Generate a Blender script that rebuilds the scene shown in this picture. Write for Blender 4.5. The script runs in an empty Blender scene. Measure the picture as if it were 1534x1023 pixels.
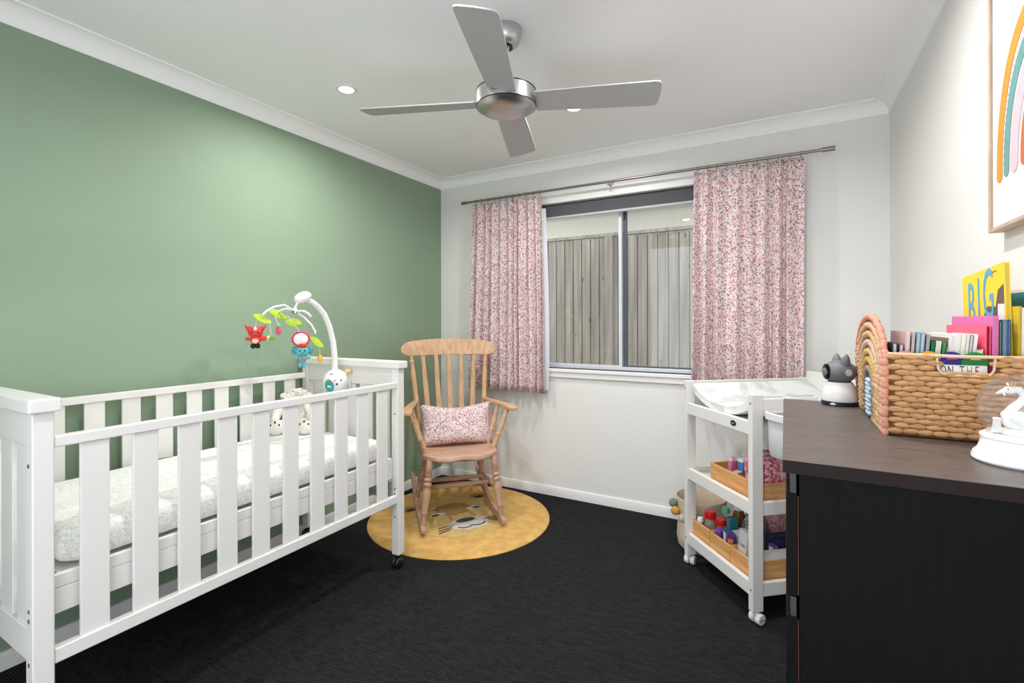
import bpy, bmesh, math, random
from mathutils import Matrix, Vector, noise
random.seed(7)
SC = bpy.context.scene
COL = SC.collection
PI = math.pi

# ------------------------------------------------------------------ materials
def lin(c):
    return tuple(((v/255)/12.92 if v/255 <= .04045 else ((v/255+.055)/1.055)**2.4) for v in c)

def mat(name, rgb, rough=.5, metal=0., spec=.5, bump=None, vary=None, emit=None, alpha=1., trans=0., ior=1.45, sheen=0.):
    """rgb in sRGB 0-255; bump=(scale, strength); vary=(scale, rgb2, low, high)"""
    m = bpy.data.materials.new(name); m.use_nodes = True
    nt = m.node_tree; b = nt.nodes['Principled BSDF']
    b.inputs['Base Color'].default_value = (*lin(rgb), 1)
    b.inputs['Roughness'].default_value = rough
    b.inputs['Metallic'].default_value = metal
    b.inputs['Specular IOR Level'].default_value = spec
    b.inputs['IOR'].default_value = ior
    b.inputs['Transmission Weight'].default_value = trans
    b.inputs['Alpha'].default_value = alpha
    b.inputs['Sheen Weight'].default_value = sheen
    if emit:
        b.inputs['Emission Color'].default_value = (*lin(emit[0]), 1)
        b.inputs['Emission Strength'].default_value = emit[1]
    tc = None
    if vary or bump:
        tc = nt.nodes.new('ShaderNodeTexCoord')
    if vary:
        n = nt.nodes.new('ShaderNodeTexNoise'); n.inputs['Scale'].default_value = vary[0]; n.inputs['Detail'].default_value = 4
        nt.links.new(tc.outputs['Object'], n.inputs['Vector'])
        r = nt.nodes.new('ShaderNodeValToRGB')
        r.color_ramp.elements[0].position = vary[2]; r.color_ramp.elements[1].position = vary[3]
        r.color_ramp.elements[0].color = (*lin(rgb), 1); r.color_ramp.elements[1].color = (*lin(vary[1]), 1)
        nt.links.new(n.outputs['Fac'], r.inputs['Fac']); nt.links.new(r.outputs['Color'], b.inputs['Base Color'])
    if bump:
        n = nt.nodes.new('ShaderNodeTexNoise'); n.inputs['Scale'].default_value = bump[0]; n.inputs['Detail'].default_value = 3
        nt.links.new(tc.outputs['Object'], n.inputs['Vector'])
        bp = nt.nodes.new('ShaderNodeBump'); bp.inputs['Strength'].default_value = bump[1]; bp.inputs['Distance'].default_value = .01
        nt.links.new(n.outputs['Fac'], bp.inputs['Height']); nt.links.new(bp.outputs['Normal'], b.inputs['Normal'])
    return m

def wood(name, dark, light, scale=(1, 1, 1), freq=9., rough=.5, bump=.15, spec=.4):
    """streaky grain: noise stretched along one object axis"""
    m = bpy.data.materials.new(name); m.use_nodes = True
    nt = m.node_tree; b = nt.nodes['Principled BSDF']
    tc = nt.nodes.new('ShaderNodeTexCoord'); mp = nt.nodes.new('ShaderNodeMapping')
    mp.inputs['Scale'].default_value = scale
    nt.links.new(tc.outputs['Object'], mp.inputs['Vector'])
    n = nt.nodes.new('ShaderNodeTexNoise'); n.inputs['Scale'].default_value = freq; n.inputs['Detail'].default_value = 6
    n.inputs['Distortion'].default_value = .6
    nt.links.new(mp.outputs['Vector'], n.inputs['Vector'])
    r = nt.nodes.new('ShaderNodeValToRGB')
    r.color_ramp.elements[0].position = .32; r.color_ramp.elements[1].position = .68
    r.color_ramp.elements[0].color = (*lin(dark), 1); r.color_ramp.elements[1].color = (*lin(light), 1)
    nt.links.new(n.outputs['Fac'], r.inputs['Fac']); nt.links.new(r.outputs['Color'], b.inputs['Base Color'])
    b.inputs['Roughness'].default_value = rough; b.inputs['Specular IOR Level'].default_value = spec
    bp = nt.nodes.new('ShaderNodeBump'); bp.inputs['Strength'].default_value = bump; bp.inputs['Distance'].default_value = .003
    nt.links.new(n.outputs['Fac'], bp.inputs['Height']); nt.links.new(bp.outputs['Normal'], b.inputs['Normal'])
    return m

def floral(name, scale=1.):
    m = bpy.data.materials.new(name); m.use_nodes = True
    nt = m.node_tree; N = nt.nodes; L = nt.links; b = N['Principled BSDF']
    b.inputs['Roughness'].default_value = .95; b.inputs['Specular IOR Level'].default_value = .1
    tc = N.new('ShaderNodeTexCoord')
    nz = N.new('ShaderNodeTexNoise'); nz.inputs['Scale'].default_value = 45*scale
    L.new(tc.outputs['Object'], nz.inputs['Vector'])
    ad = N.new('ShaderNodeVectorMath'); ad.operation = 'MULTIPLY_ADD'
    ad.inputs[1].default_value = (.012, .012, .012)
    L.new(nz.outputs['Color'], ad.inputs[0]); L.new(tc.outputs['Object'], ad.inputs[2])
    base = None
    def layer(prev, sc, thr, cols):
        v = N.new('ShaderNodeTexVoronoi'); v.inputs['Scale'].default_value = sc*scale
        L.new(ad.outputs[0], v.inputs['Vector'])
        lt = N.new('ShaderNodeMath'); lt.operation = 'LESS_THAN'; lt.inputs[1].default_value = thr
        L.new(v.outputs['Distance'], lt.inputs[0])
        sp = N.new('ShaderNodeSeparateColor'); L.new(v.outputs['Color'], sp.inputs[0])
        r = N.new('ShaderNodeValToRGB'); r.color_ramp.interpolation = 'CONSTANT'
        e = r.color_ramp.elements
        while len(e) < len(cols): e.new(.5)
        for i, c in enumerate(cols):
            e[i].position = i/len(cols); e[i].color = (*lin(c), 1)
        L.new(sp.outputs[0], r.inputs['Fac'])
        mx = N.new('ShaderNodeMix'); mx.data_type = 'RGBA'
        L.new(lt.outputs[0], mx.inputs[0]); L.new(r.outputs['Color'], mx.inputs[7])
        if prev is None: mx.inputs[6].default_value = (*lin((226, 208, 208)), 1)
        else: L.new(prev, mx.inputs[6])
        return mx.outputs[2]
    c = layer(None, 72, .44, [(206, 152, 156), (218, 184, 186), (236, 228, 224), (190, 120, 126), (206, 168, 172), (138, 144, 152)])
    c = layer(c, 112, .36, [(72, 84, 86), (182, 104, 112), (240, 232, 230), (100, 118, 112), (214, 160, 166), (84, 88, 104), (196, 130, 122), (130, 132, 128)])
    L.new(c, b.inputs['Base Color'])
    return m

M = {}
M['green'] = mat('green_wall_paint', (142, 163, 139), .55, spec=.35)
M['wall'] = mat('warm_white_wall_paint', (231, 230, 227), .75, spec=.3)
M['ceil'] = mat('white_ceiling_paint', (250, 250, 250), .85, spec=.2)
M['trim'] = mat('white_gloss_trim', (236, 235, 233), .4)
M['white'] = mat('white_lacquer', (227, 225, 221), .35)
M['plastic'] = mat('white_plastic', (234, 231, 230), .3)
M['black'] = mat('black_plastic', (18, 18, 20), .4)
M['steel'] = mat('brushed_steel', (196, 196, 196), .32, 1.)
M['rod'] = mat('brushed_nickel_rod', (150, 142, 134), .35, 1.)
M['blade'] = mat('silver_painted_blade', (186, 186, 187), .45, .25)
M['alu'] = mat('grey_window_aluminium', (212, 215, 221), .38, .2)
M['alu_shaded'] = mat('shaded_window_aluminium', (84, 87, 94), .4, .3)  # darker copy of the frame metal, recess shade put into its colour
M['blindfab'] = mat('charcoal_blind_fabric', (92, 92, 96), .9, spec=.1)
M['pine'] = wood('honey_pine', (186, 146, 112), (212, 174, 138), (5, 5, .8), 9, .5)
M['pine_seat'] = wood('honey_pine_seat', (172, 136, 114), (198, 160, 136), (.9, 6, 3), 8, .45)
M['bamboo'] = wood('bamboo_tray', (196, 140, 84), (222, 172, 112), (1, 1, 14), 6, .5)
M['oak'] = wood('pale_oak_frame', (186, 160, 136), (214, 190, 168), (6, 1, 1), 10, .5)
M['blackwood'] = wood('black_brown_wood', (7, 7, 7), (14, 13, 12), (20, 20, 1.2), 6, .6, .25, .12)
M['blacktop_sheen'] = wood('black_brown_wood_painted_sheen', (76, 66, 63), (110, 98, 93), (3, 40, 8), 6, .38, .35, .6)  # same wood, base colour lightened to paint in the top's glossy reflection
M['fabric_w'] = mat('white_fabric', (240, 239, 236), .95, spec=.1)
M['lining'] = mat('white_curtain_lining', (226, 230, 236), .95, spec=.1)
M['floral'] = floral('pink_floral_cotton')
M['floral2'] = floral('pink_floral_cushion_cotton', 1.15)
M['plush'] = mat('white_plush', (232, 226, 218), 1., spec=.05, bump=(160, .35), sheen=.3)
M['plush_p'] = mat('cream_plush', (236, 222, 208), 1., spec=.05, bump=(160, .3))
M['grey'] = mat('grey_plastic', (112, 112, 117), .5)
M['greyl'] = mat('pale_grey_plastic', (190, 188, 188), .5)
M['rimwire'] = mat('pale_cane', (226, 196, 158), .7)
M['bounce_tile'] = mat('pale_bounce_tile', (246, 245, 242), .5)  # kept bright so the added floor reflects light upwards
M['dirt'] = mat('outdoor_paving', (186, 184, 178), .9)
M['canvas'] = mat('white_print', (232, 231, 233), .6, spec=.2)
M['cream'] = mat('cream_render', (226, 220, 204), .85)
M['fascia'] = mat('pale_grey_fascia', (206, 208, 208), .6)
def flat(rgb, rough=.6, spec=.3):
    k = 'c_%d_%d_%d' % rgb
    if k not in M: M[k] = mat('colour_' + k, rgb, rough, spec=spec)
    return M[k]

def glassmat(name, tint=(255, 255, 255), opac=.06, rough=0., ior=1.45):
    """thin sheet: see-through with a fresnel reflection"""
    m = bpy.data.materials.new(name); m.use_nodes = True
    nt = m.node_tree; N = nt.nodes; L = nt.links
    out = N['Material Output']; N.remove(N['Principled BSDF'])
    t = N.new('ShaderNodeBsdfTransparent'); t.inputs[0].default_value = (*lin(tint), 1)
    g = N.new('ShaderNodeBsdfGlossy'); g.inputs['Roughness'].default_value = rough; g.inputs[0].default_value = (1, 1, 1, 1)
    f = N.new('ShaderNodeFresnel')
    ge = N.new('ShaderNodeNewGeometry'); ma = N.new('ShaderNodeMapRange'); ma.inputs[3].default_value = ior; ma.inputs[4].default_value = 1/ior
    L.new(ge.outputs['Backfacing'], ma.inputs[0]); L.new(ma.outputs[0], f.inputs[0])
    mx = N.new('ShaderNodeMixShader'); L.new(f.outputs[0], mx.inputs[0]); L.new(t.outputs[0], mx.inputs[1]); L.new(g.outputs[0], mx.inputs[2])
    d = N.new('ShaderNodeBsdfDiffuse'); d.inputs[0].default_value = (.9, .9, .9, 1)
    m2 = N.new('ShaderNodeMixShader'); m2.inputs[0].default_value = opac
    L.new(mx.outputs[0], m2.inputs[1]); L.new(d.outputs[0], m2.inputs[2])
    L.new(m2.outputs[0], out.inputs[0])
    return m
M['pane'] = glassmat('window_glass', (250, 252, 252), .0)
M['clear'] = glassmat('clear_plastic', (244, 246, 248), .16, .08)
M['frost'] = glassmat('translucent_plastic', (232, 236, 240), .42, .2)
M['globe'] = glassmat('clear_globe', (252, 252, 252), .012, 0., 1.5)

def carpet():
    m = mat('charcoal_loop_carpet', (46, 46, 50), .97, spec=.08)
    nt = m.node_tree; N = nt.nodes; L = nt.links; b = N['Principled BSDF']
    tc = N.new('ShaderNodeTexCoord')
    w = N.new('ShaderNodeTexWave'); w.wave_type = 'BANDS'; w.bands_direction = 'Y'
    w.inputs['Scale'].default_value = 42; w.inputs['Distortion'].default_value = 1.2; w.inputs['Detail'].default_value = 2; w.inputs['Detail Scale'].default_value = 6
    L.new(tc.outputs['Object'], w.inputs['Vector'])
    n = N.new('ShaderNodeTexNoise'); n.inputs['Scale'].default_value = 55; n.inputs['Detail'].default_value = 5
    mp = N.new('ShaderNodeMapping'); mp.inputs['Scale'].default_value = (.5, 2.2, 1)
    L.new(tc.outputs['Object'], mp.inputs[0]); L.new(mp.outputs[0], n.inputs['Vector'])
    mu = N.new('ShaderNodeMath'); mu.operation = 'MULTIPLY'; L.new(w.outputs['Fac'], mu.inputs[0]); L.new(n.outputs['Fac'], mu.inputs[1])
    r = N.new('ShaderNodeValToRGB'); r.color_ramp.elements[0].position = .05; r.color_ramp.elements[1].position = .6
    r.color_ramp.elements[0].color = (*lin((17, 17, 18)), 1); r.color_ramp.elements[1].color = (*lin((58, 58, 59)), 1)
    L.new(mu.outputs[0], r.inputs[0]); L.new(r.outputs[0], b.inputs['Base Color'])
    bp = N.new('ShaderNodeBump'); bp.inputs['Strength'].default_value = .6; bp.inputs['Distance'].default_value = .004
    L.new(mu.outputs[0], bp.inputs['Height']); L.new(bp.outputs[0], b.inputs['Normal'])
    return m
M['carpet'] = carpet()

def pile(name, c1, c2, sc=26):
    m = mat(name, c1, 1., spec=.05, vary=(sc, c2, .35, .7), bump=(240, 1.), sheen=.2)
    return m
M['mustard'] = pile('mustard_pile', (228, 174, 84), (248, 202, 116), 16)
M['mustard_d'] = pile('dark_mustard_pile', (176, 130, 54), (200, 154, 74))
M['mustard_l'] = pile('light_mustard_pile', (222, 180, 98), (240, 204, 126))
M['pile_w'] = pile('white_pile', (232, 226, 216), (214, 206, 196))
M['pile_k'] = pile('black_pile', (24, 22, 22), (40, 36, 34))

def sheet():
    m = mat('leaf_print_sheet', (246, 246, 243), .9, spec=.1)
    nt = m.node_tree; N = nt.nodes; L = nt.links; b = N['Principled BSDF']
    tc = N.new('ShaderNodeTexCoord')
    n = N.new('ShaderNodeTexNoise'); n.inputs['Scale'].default_value = 42; n.inputs['Detail'].default_value = 3; n.inputs['Distortion'].default_value = 2.5
    L.new(tc.outputs['Object'], n.inputs['Vector'])
    s = N.new('ShaderNodeMath'); s.operation = 'SUBTRACT'; s.inputs[1].default_value = .5; L.new(n.outputs['Fac'], s.inputs[0])
    a = N.new('ShaderNodeMath'); a.operation = 'ABSOLUTE'; L.new(s.outputs[0], a.inputs[0])
    r = N.new('ShaderNodeValToRGB'); r.color_ramp.elements[0].position = .0; r.color_ramp.elements[1].position = .03
    r.color_ramp.elements[0].color = (*lin((182, 187, 183)), 1); r.color_ramp.elements[1].color = (*lin((248, 248, 245)), 1)
    L.new(a.outputs[0], r.inputs[0]); L.new(r.outputs[0], b.inputs['Base Color'])
    return m
M['sheet'] = sheet()

def fencemat():
    m = mat('weathered_timber', (130, 120, 110), .85, spec=.15)
    nt = m.node_tree; N = nt.nodes; L = nt.links; b = N['Principled BSDF']
    tc = N.new('ShaderNodeTexCoord')
    mp = N.new('ShaderNodeMapping'); mp.inputs['Scale'].default_value = (9, 4, .5); L.new(tc.outputs['Object'], mp.inputs[0])
    n = N.new('ShaderNodeTexNoise'); n.inputs['Scale'].default_value = 3; n.inputs['Detail'].default_value = 6; L.new(mp.outputs[0], n.inputs['Vector'])
    r = N.new('ShaderNodeValToRGB'); r.color_ramp.elements[0].position = .28; r.color_ramp.elements[1].position = .7
    r.color_ramp.elements[0].color = (*lin((128, 119, 108)), 1); r.color_ramp.elements[1].color = (*lin((168, 158, 145)), 1)
    L.new(n.outputs['Fac'], r.inputs[0])
    v = N.new('ShaderNodeTexVoronoi'); v.inputs['Scale'].default_value = 5.; mp2 = N.new('ShaderNodeMapping'); mp2.inputs['Scale'].default_value = (1.6, .01, .8)
    L.new(tc.outputs['Object'], mp2.inputs[0]); L.new(mp2.outputs[0], v.inputs['Vector'])
    r2 = N.new('ShaderNodeValToRGB'); r2.color_ramp.elements[0].position = .03; r2.color_ramp.elements[1].position = .11
    r2.color_ramp.elements[0].color = (.35, .32, .3, 1); r2.color_ramp.elements[1].color = (1, 1, 1, 1)
    L.new(v.outputs['Distance'], r2.inputs[0])
    mx = N.new('ShaderNodeMix'); mx.data_type = 'RGBA'; mx.blend_type = 'MULTIPLY'; mx.inputs[0].default_value = 1
    L.new(r.outputs[0], mx.inputs[6]); L.new(r2.outputs[0], mx.inputs[7]); L.new(mx.outputs[2], b.inputs['Base Color'])
    return m
M['fence'] = fencemat()

# ------------------------------------------------------------------ mesh builder
def Rz(a): return Matrix.Rotation(a, 4, 'Z')
def T(x, y=None, z=None):
    return Matrix.Translation(Vector((x, y, z)) if y is not None else Vector(x))

class MB:
    def __init__(s): s.bm = bmesh.new()
    def _tag(s, before, mi):
        if mi:
            s.bm.faces.ensure_lookup_table()
            for f in s.bm.faces[before:]: f.material_index = mi
    def add(s, vs, fs, mi=0):
        V = [s.bm.verts.new(v) for v in vs]
        for f in fs:
            try:
                F = s.bm.faces.new([V[i] for i in f]); F.material_index = mi
            except ValueError: pass
        return s
    def bx(s, x0, x1, y0, y1, z0, z1, mi=0, m=None):
        vs = [Vector((x, y, z)) for z in (z0, z1) for y in (y0, y1) for x in (x0, x1)]
        if m is not None: vs = [m @ v for v in vs]
        return s.add(vs, [(0, 2, 3, 1), (4, 5, 7, 6), (0, 1, 5, 4), (2, 6, 7, 3), (0, 4, 6, 2), (1, 3, 7, 5)], mi)
    def hexa(s, bottom, top, mi=0):
        vs = [Vector(v) for v in bottom] + [Vector(v) for v in top]
        return s.add(vs, [(3, 2, 1, 0), (4, 5, 6, 7), (0, 1, 5, 4), (1, 2, 6, 5), (2, 3, 7, 6), (3, 0, 4, 7)], mi)
    def tube(s, pts, r, seg=10, closed=False, mi=0, flat=1.):
        pts = [Vector(p) for p in pts]; n = len(pts)
        rs = r if isinstance(r, (list, tuple)) else [r]*n
        up = None; rings = []
        for i, p in enumerate(pts):
            if closed: t = pts[(i+1) % n]-pts[i-1]
            else: t = pts[min(i+1, n-1)]-pts[max(i-1, 0)]
            t.normalize()
            if up is None:
                up = Vector((0, 0, 1)) if abs(t.z) < .9 else Vector((1, 0, 0))
            side = t.cross(up); side.normalize(); up = side.cross(t)
            rings.append([p+side*(math.cos(2*PI*k/seg)*rs[i])+up*(math.sin(2*PI*k/seg)*rs[i]*flat) for k in range(seg)])
        vs = [v for R in rings for v in R]; fs = []
        for i in range(n if closed else n-1):
            j = (i+1) % n
            for k in range(seg):
                l = (k+1) % seg; fs.append((i*seg+k, i*seg+l, j*seg+l, j*seg+k))
        if not closed:
            fs.append(tuple(range(seg))[::-1]); fs.append(tuple((n-1)*seg+k for k in range(seg)))
        return s.add(vs, fs, mi)
    def lathe(s, prof, m=None, seg=24, mi=0, sx=1., sy=1., caps=True):
        vs = []; fs = []
        for r, z in prof:
            for k in range(seg):
                a = 2*PI*k/seg; vs.append(Vector((r*math.cos(a)*sx, r*math.sin(a)*sy, z)))
        n = len(prof)
        for i in range(n-1):
            for k in range(seg):
                l = (k+1) % seg; fs.append((i*seg+k, i*seg+l, (i+1)*seg+l, (i+1)*seg+k))
        if caps:
            fs.append(tuple(range(seg))[::-1]); fs.append(tuple((n-1)*seg+k for k in range(seg)))
        if m is not None: vs = [m @ v for v in vs]
        return s.add(vs, fs, mi)
    def turned(s, a, b, prof, seg=14, mi=0):
        """lathe along a->b; prof=[(radius, fraction)]"""
        a, b = Vector(a), Vector(b); d = b-a
        q = d.to_track_quat('Z', 'Y').to_matrix().to_4x4()
        return s.lathe([(r, f*d.length) for r, f in prof], T(a) @ q, seg, mi)
    def ell(s, c, r, m=None, seg=16, rings=10, mi=0):
        if not isinstance(r, (tuple, list)): r = (r, r, r)
        vs = [Vector((0, 0, -r[2]))]
        for i in range(1, rings):
            t = -PI/2+PI*i/rings
            for k in range(seg):
                a = 2*PI*k/seg; vs.append(Vector((r[0]*math.cos(t)*math.cos(a), r[1]*math.cos(t)*math.sin(a), r[2]*math.sin(t))))
        vs.append(Vector((0, 0, r[2]))); fs = []
        for k in range(seg):
            l = (k+1) % seg
            fs.append((0, 1+l, 1+k))
            for i in range(rings-2):
                o = 1+i*seg; fs.append((o+k, o+l, o+seg+l, o+seg+k))
            o = 1+(rings-2)*seg; fs.append((o+k, o+l, len(vs)-1))
        mm = T(c) @ (m if m is not None else Matrix.Identity(4))
        return s.add([mm @ v for v in vs], fs, mi)
    def prism(s, out, z0, z1, m=None, mi=0):
        n = len(out)
        vs = [Vector((x, y, z0)) for x, y in out]+[Vector((x, y, z1)) for x, y in out]
        if m is not None: vs = [m @ v for v in vs]
        fs = [tuple(range(n))[::-1], tuple(range(n, 2*n))]+[(i, (i+1) % n, n+(i+1) % n, n+i) for i in range(n)]
        return s.add(vs, fs, mi)
    def band(s, outer, inner, z0, z1, m=None, mi=0):
        """solid strip between two equal-length open polylines"""
        n = len(outer)
        for i in range(n-1):
            q = [outer[i], outer[i+1], inner[i+1], inner[i]]
            s.prism(q, z0, z1, m, mi)
        return s
    def grid(s, fn, nu, nv, mi=0, cu=False):
        vs = [Vector(fn(i/(nu if cu else nu-1), j/(nv-1))) for j in range(nv) for i in range(nu)]
        fs = []
        for j in range(nv-1):
            for i in range(nu if cu else nu-1):
                k = (i+1) % nu; fs.append((j*nu+i, j*nu+k, (j+1)*nu+k, (j+1)*nu+i))
        return s.add(vs, fs, mi)
    def mesh(s, me, m, mi=0):
        vs = [m @ v.co for v in me.vertices]
        return s.add(vs, [tuple(p.vertices) for p in me.polygons], mi)

def text_mesh(body, size, extrude=.0004, align='CENTER'):
    cu = bpy.data.curves.new('lettering', 'FONT'); cu.body = body; cu.size = size; cu.extrude = extrude; cu.align_x = align; cu.resolution_u = 3
    o = bpy.data.objects.new('lettering', cu); COL.objects.link(o)
    bpy.context.view_layer.update()
    me = bpy.data.meshes.new_from_object(o.evaluated_get(bpy.context.evaluated_depsgraph_get()))
    bpy.data.objects.remove(o); bpy.data.curves.remove(cu)
    return me

ROOT = {}
def wm(o):
    return Matrix.Identity(4) if o is None else wm(o.parent) @ T(o.location) @ o.rotation_euler.to_matrix().to_4x4()

def obj(name, mb, mats, parent=None, bevel=0., bseg=2, subsurf=0, solid=0., ang=40, world=True, label=None, loc=None):
    bm = mb.bm
    bmesh.ops.recalc_face_normals(bm, faces=bm.faces)
    me = bpy.data.meshes.new(name)
    if parent is not None:
        if world: bm.transform(wm(parent).inverted())
    # give the mesh an origin at its own centre
    c = Vector((0, 0, 0))
    if len(bm.verts):
        lo = Vector([min(v.co[i] for v in bm.verts) for i in range(3)]); hi = Vector([max(v.co[i] for v in bm.verts) for i in range(3)])
        c = (lo+hi)/2
        if parent is None: c.z = lo.z
        bm.transform(T(-c))
    bm.to_mesh(me); bm.free()
    for p in me.polygons: p.use_smooth = True
    me.set_sharp_from_angle(angle=math.radians(ang))
    for m in (mats if isinstance(mats, (list, tuple)) else [mats]): me.materials.append(m)
    o = bpy.data.objects.new(name, me); COL.objects.link(o)
    o.location = c
    if parent is not None: o.parent = parent
    if solid:
        md = o.modifiers.new('solid', 'SOLIDIFY'); md.thickness = solid; md.offset = 0
    if bevel:
        md = o.modifiers.new('bevel', 'BEVEL'); md.width = bevel; md.segments = bseg; md.limit_method = 'ANGLE'; md.angle_limit = math.radians(35); md.harden_normals = True
    if subsurf:
        md = o.modifiers.new('sub', 'SUBSURF'); md.levels = subsurf; md.render_levels = subsurf
    if label: o['label'] = label
    return o

def thing(name, label, cat, loc, rz=0., group=None):
    o = bpy.data.objects.new(name, None); COL.objects.link(o)
    o.empty_display_size = .05
    o.location = loc; o.rotation_euler = (0, 0, rz)
    return tag(o, label, cat, group)
def tag(o, label, cat, group=None):
    o['label'] = label; o['category'] = cat
    if group: o['group'] = group
    return o
def struct(name, mb, mats, label=None, parent=None, **k):
    o = obj(name, mb, mats, parent, **k)
    if parent is None: o['kind'] = 'structure'
    if label: o['label'] = label
    return o
def copy_tree(o, parent=None):
    c = o.copy(); COL.objects.link(c); c.parent = parent
    for ch in list(o.children): copy_tree(ch, c)
    return c
LAMP, WORLD, EXPO, SPREAD = 11., 3.0, .0, 165

# ------------------------------------------------------------------ setting
W, HC, YN = 2.911, 2.379, -3.42          # room width, ceiling height, near end of the side walls
WX0, WX1, WZ0, WZ1 = .86, 2.06, .905, 2.075
struct('floor', MB().bx(-.12, W+.12, YN-.12, .12, -.1, 0), M['carpet'], 'charcoal loop pile carpet floor')
struct('ceiling', MB().bx(-.12, W+.12, YN-.12, .12, HC, HC+.1), M['ceil'], 'flat white plaster ceiling')
struct('wall_left', MB().bx(-.12, 0, YN, .12, 0, HC), M['green'], 'sage green feature wall behind the cot')
struct('wall_right', MB().bx(W, W+.12, YN, .12, 0, HC), M['wall'], 'warm white wall on the right')
b = MB()
b.bx(0, WX0, 0, .12, 0, HC); b.bx(WX1, W, 0, .12, 0, HC); b.bx(WX0, WX1, 0, .12, 0, WZ0); b.bx(WX0, WX1, 0, .12, WZ1, HC)
struct('wall_back', b, M['wall'], 'off white wall with the window')
b = MB(); DW0, DW1, DWH = .8, 2.86, 2.25  # opening made wide so more outside light fills the room
struct('bounce_floor', MB().bx(-1.5, W+1.5, YN-3.2, YN-.121, -.1, 0), M['bounce_tile'], 'unseen pale floor added behind the camera to bounce light')  # unseen floor added to throw light up at the ceiling
b.bx(-.12, DW0, YN-.12, YN, 0, HC); b.bx(DW1, W+.12, YN-.12, YN, 0, HC); b.bx(DW0, DW1, YN-.12, YN, DWH, HC)
struct('wall_front', b, M['wall'], 'off white wall behind the camera with a doorway widened to let light in')
# baseboards
def board(a0, a1, axis, pos, sgn):
    prof = [(0, 0), (.012, 0), (.012, .052), (.008, .062), (0, .064)]
    b = MB(); n = len(prof); vs = []
    for t in (a0, a1):
        for d, z in prof:
            vs.append(Vector((pos+sgn*d, t, z)) if axis == 'y' else Vector((t, pos+sgn*d, z)))
    fs = [(i, (i+1) % n, n+(i+1) % n, n+i) for i in range(n)]+[tuple(range(n)), tuple(range(n, 2*n))]
    return b.add(vs, fs)
struct('baseboard_left', board(YN, 0, 'y', 0, 1), M['trim'], 'white skirting board under the green wall')
struct('baseboard_back', board(.012, W-.012, 'x', 0, -1), M['trim'], 'white skirting board under the window wall')
struct('baseboard_right', board(YN, 0, 'y', W, -1), M['trim'], 'white skirting board under the right wall')
# cove cornice
def cove(a0, a1, axis, pos, sgn):
    s = .07; prof = [(0, 0), (0, .0), (.003, -s), (.008, -s)]
    prof = [(0, 0), (0, -s), (.006, -s)]
    for k in range(9):
        a = k/8*PI/2
        prof.append((.006+(s-.012)*(1-math.cos(a)), -s+.006+(s-.012)*math.sin(a)))
    prof += [(s, -.006), (s, 0)]
    b = MB(); n = len(prof); vs = []
    for t in (a0, a1):
        for d, z in prof:
            e = d if True else 0
            tt = t+(d if t == a0 else -d)*0
            vs.append(Vector((pos+sgn*d, tt, HC+z)) if axis == 'y' else Vector((tt, pos+sgn*d, HC+z)))
    fs = [(i, (i+1) % n, n+(i+1) % n, n+i) for i in range(n)]+[tuple(range(n)), tuple(range(n, 2*n))]
    return b.add(vs, fs)
struct('trim_1', cove(YN, 0, 'y', 0, 1), M['ceil'], 'white cove cornice above the green wall')
struct('trim_2', cove(0, W, 'x', 0, -1), M['ceil'], 'white cove cornice above the window wall')
struct('trim_3', cove(YN, 0, 'y', W, -1), M['ceil'], 'white cove cornice above the right wall')

# window
b = MB(); AW = .07
b.bx(WX0-AW, WX1+AW, -.016, 0, WZ1, WZ1+AW)
b.bx(WX0-AW, WX0, -.016, 0, WZ0-.055, WZ1); b.bx(WX1, WX1+AW, -.016, 0, WZ0-.055, WZ1)
struct('trim_4', b, M['trim'], 'white architrave around the window', bevel=.003)
b = MB(); b.bx(WX0-.05, WX1+.05, -.03, .075, WZ0-.022, WZ0); b.bx(WX0-.04, WX1+.04, -.018, -.001, WZ0-.06, WZ0-.022)
struct('trim_5', b, M['trim'], 'white window sill and apron', bevel=.003)
b = MB(); fr = .035
b.bx(WX0, WX1, .055, .115, WZ1-.05, WZ1); b.bx(WX0, WX1, .055, .115, WZ0, WZ0+.024)
b.bx(WX0, WX0+fr, .055, .115, WZ0+.024, WZ1-.05); b.bx(WX1-fr, WX1, .055, .115, WZ0+.024, WZ1-.05)
win = struct('window_1', b, M['alu'], 'grey aluminium sliding window with two panes', bevel=.002)
MX = 1.478
b = MB(); b.bx(MX-.022, MX+.0, .056, .082, WZ0+.024, WZ1-.05)
b.bx(WX0+fr, MX-.022, .06, .08, WZ0+.024, WZ0+.032); b.bx(WX0+fr, MX-.022, .06, .08, WZ1-.075, WZ1-.05)
b.bx(WX0+fr, WX0+fr+.012, .06, .08, WZ0+.032, WZ1-.075)
obj('sash', b, M['alu'], win, bevel=.0015)
b = MB(); b.bx(MX+.0005, MX+.026, .084, .108, WZ0+.024, WZ1-.05); b.bx(MX+.026, WX1-fr, .088, .106, WZ0+.024, WZ0+.034); b.bx(MX+.026, WX1-fr, .088, .106, WZ1-.075, WZ1-.05)
obj('sash', b, M['alu_shaded'], win, bevel=.0015, label='fixed sash coloured darker for its recess shade')
obj('pane', MB().bx(WX0+fr+.012, MX-.022, .069, .071, WZ0+.032, WZ1-.075), M['pane'], win)
obj('pane', MB().bx(MX+.026, WX1-fr, .096, .098, WZ0+.034, WZ1-.075), M['pane'], win)
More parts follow.
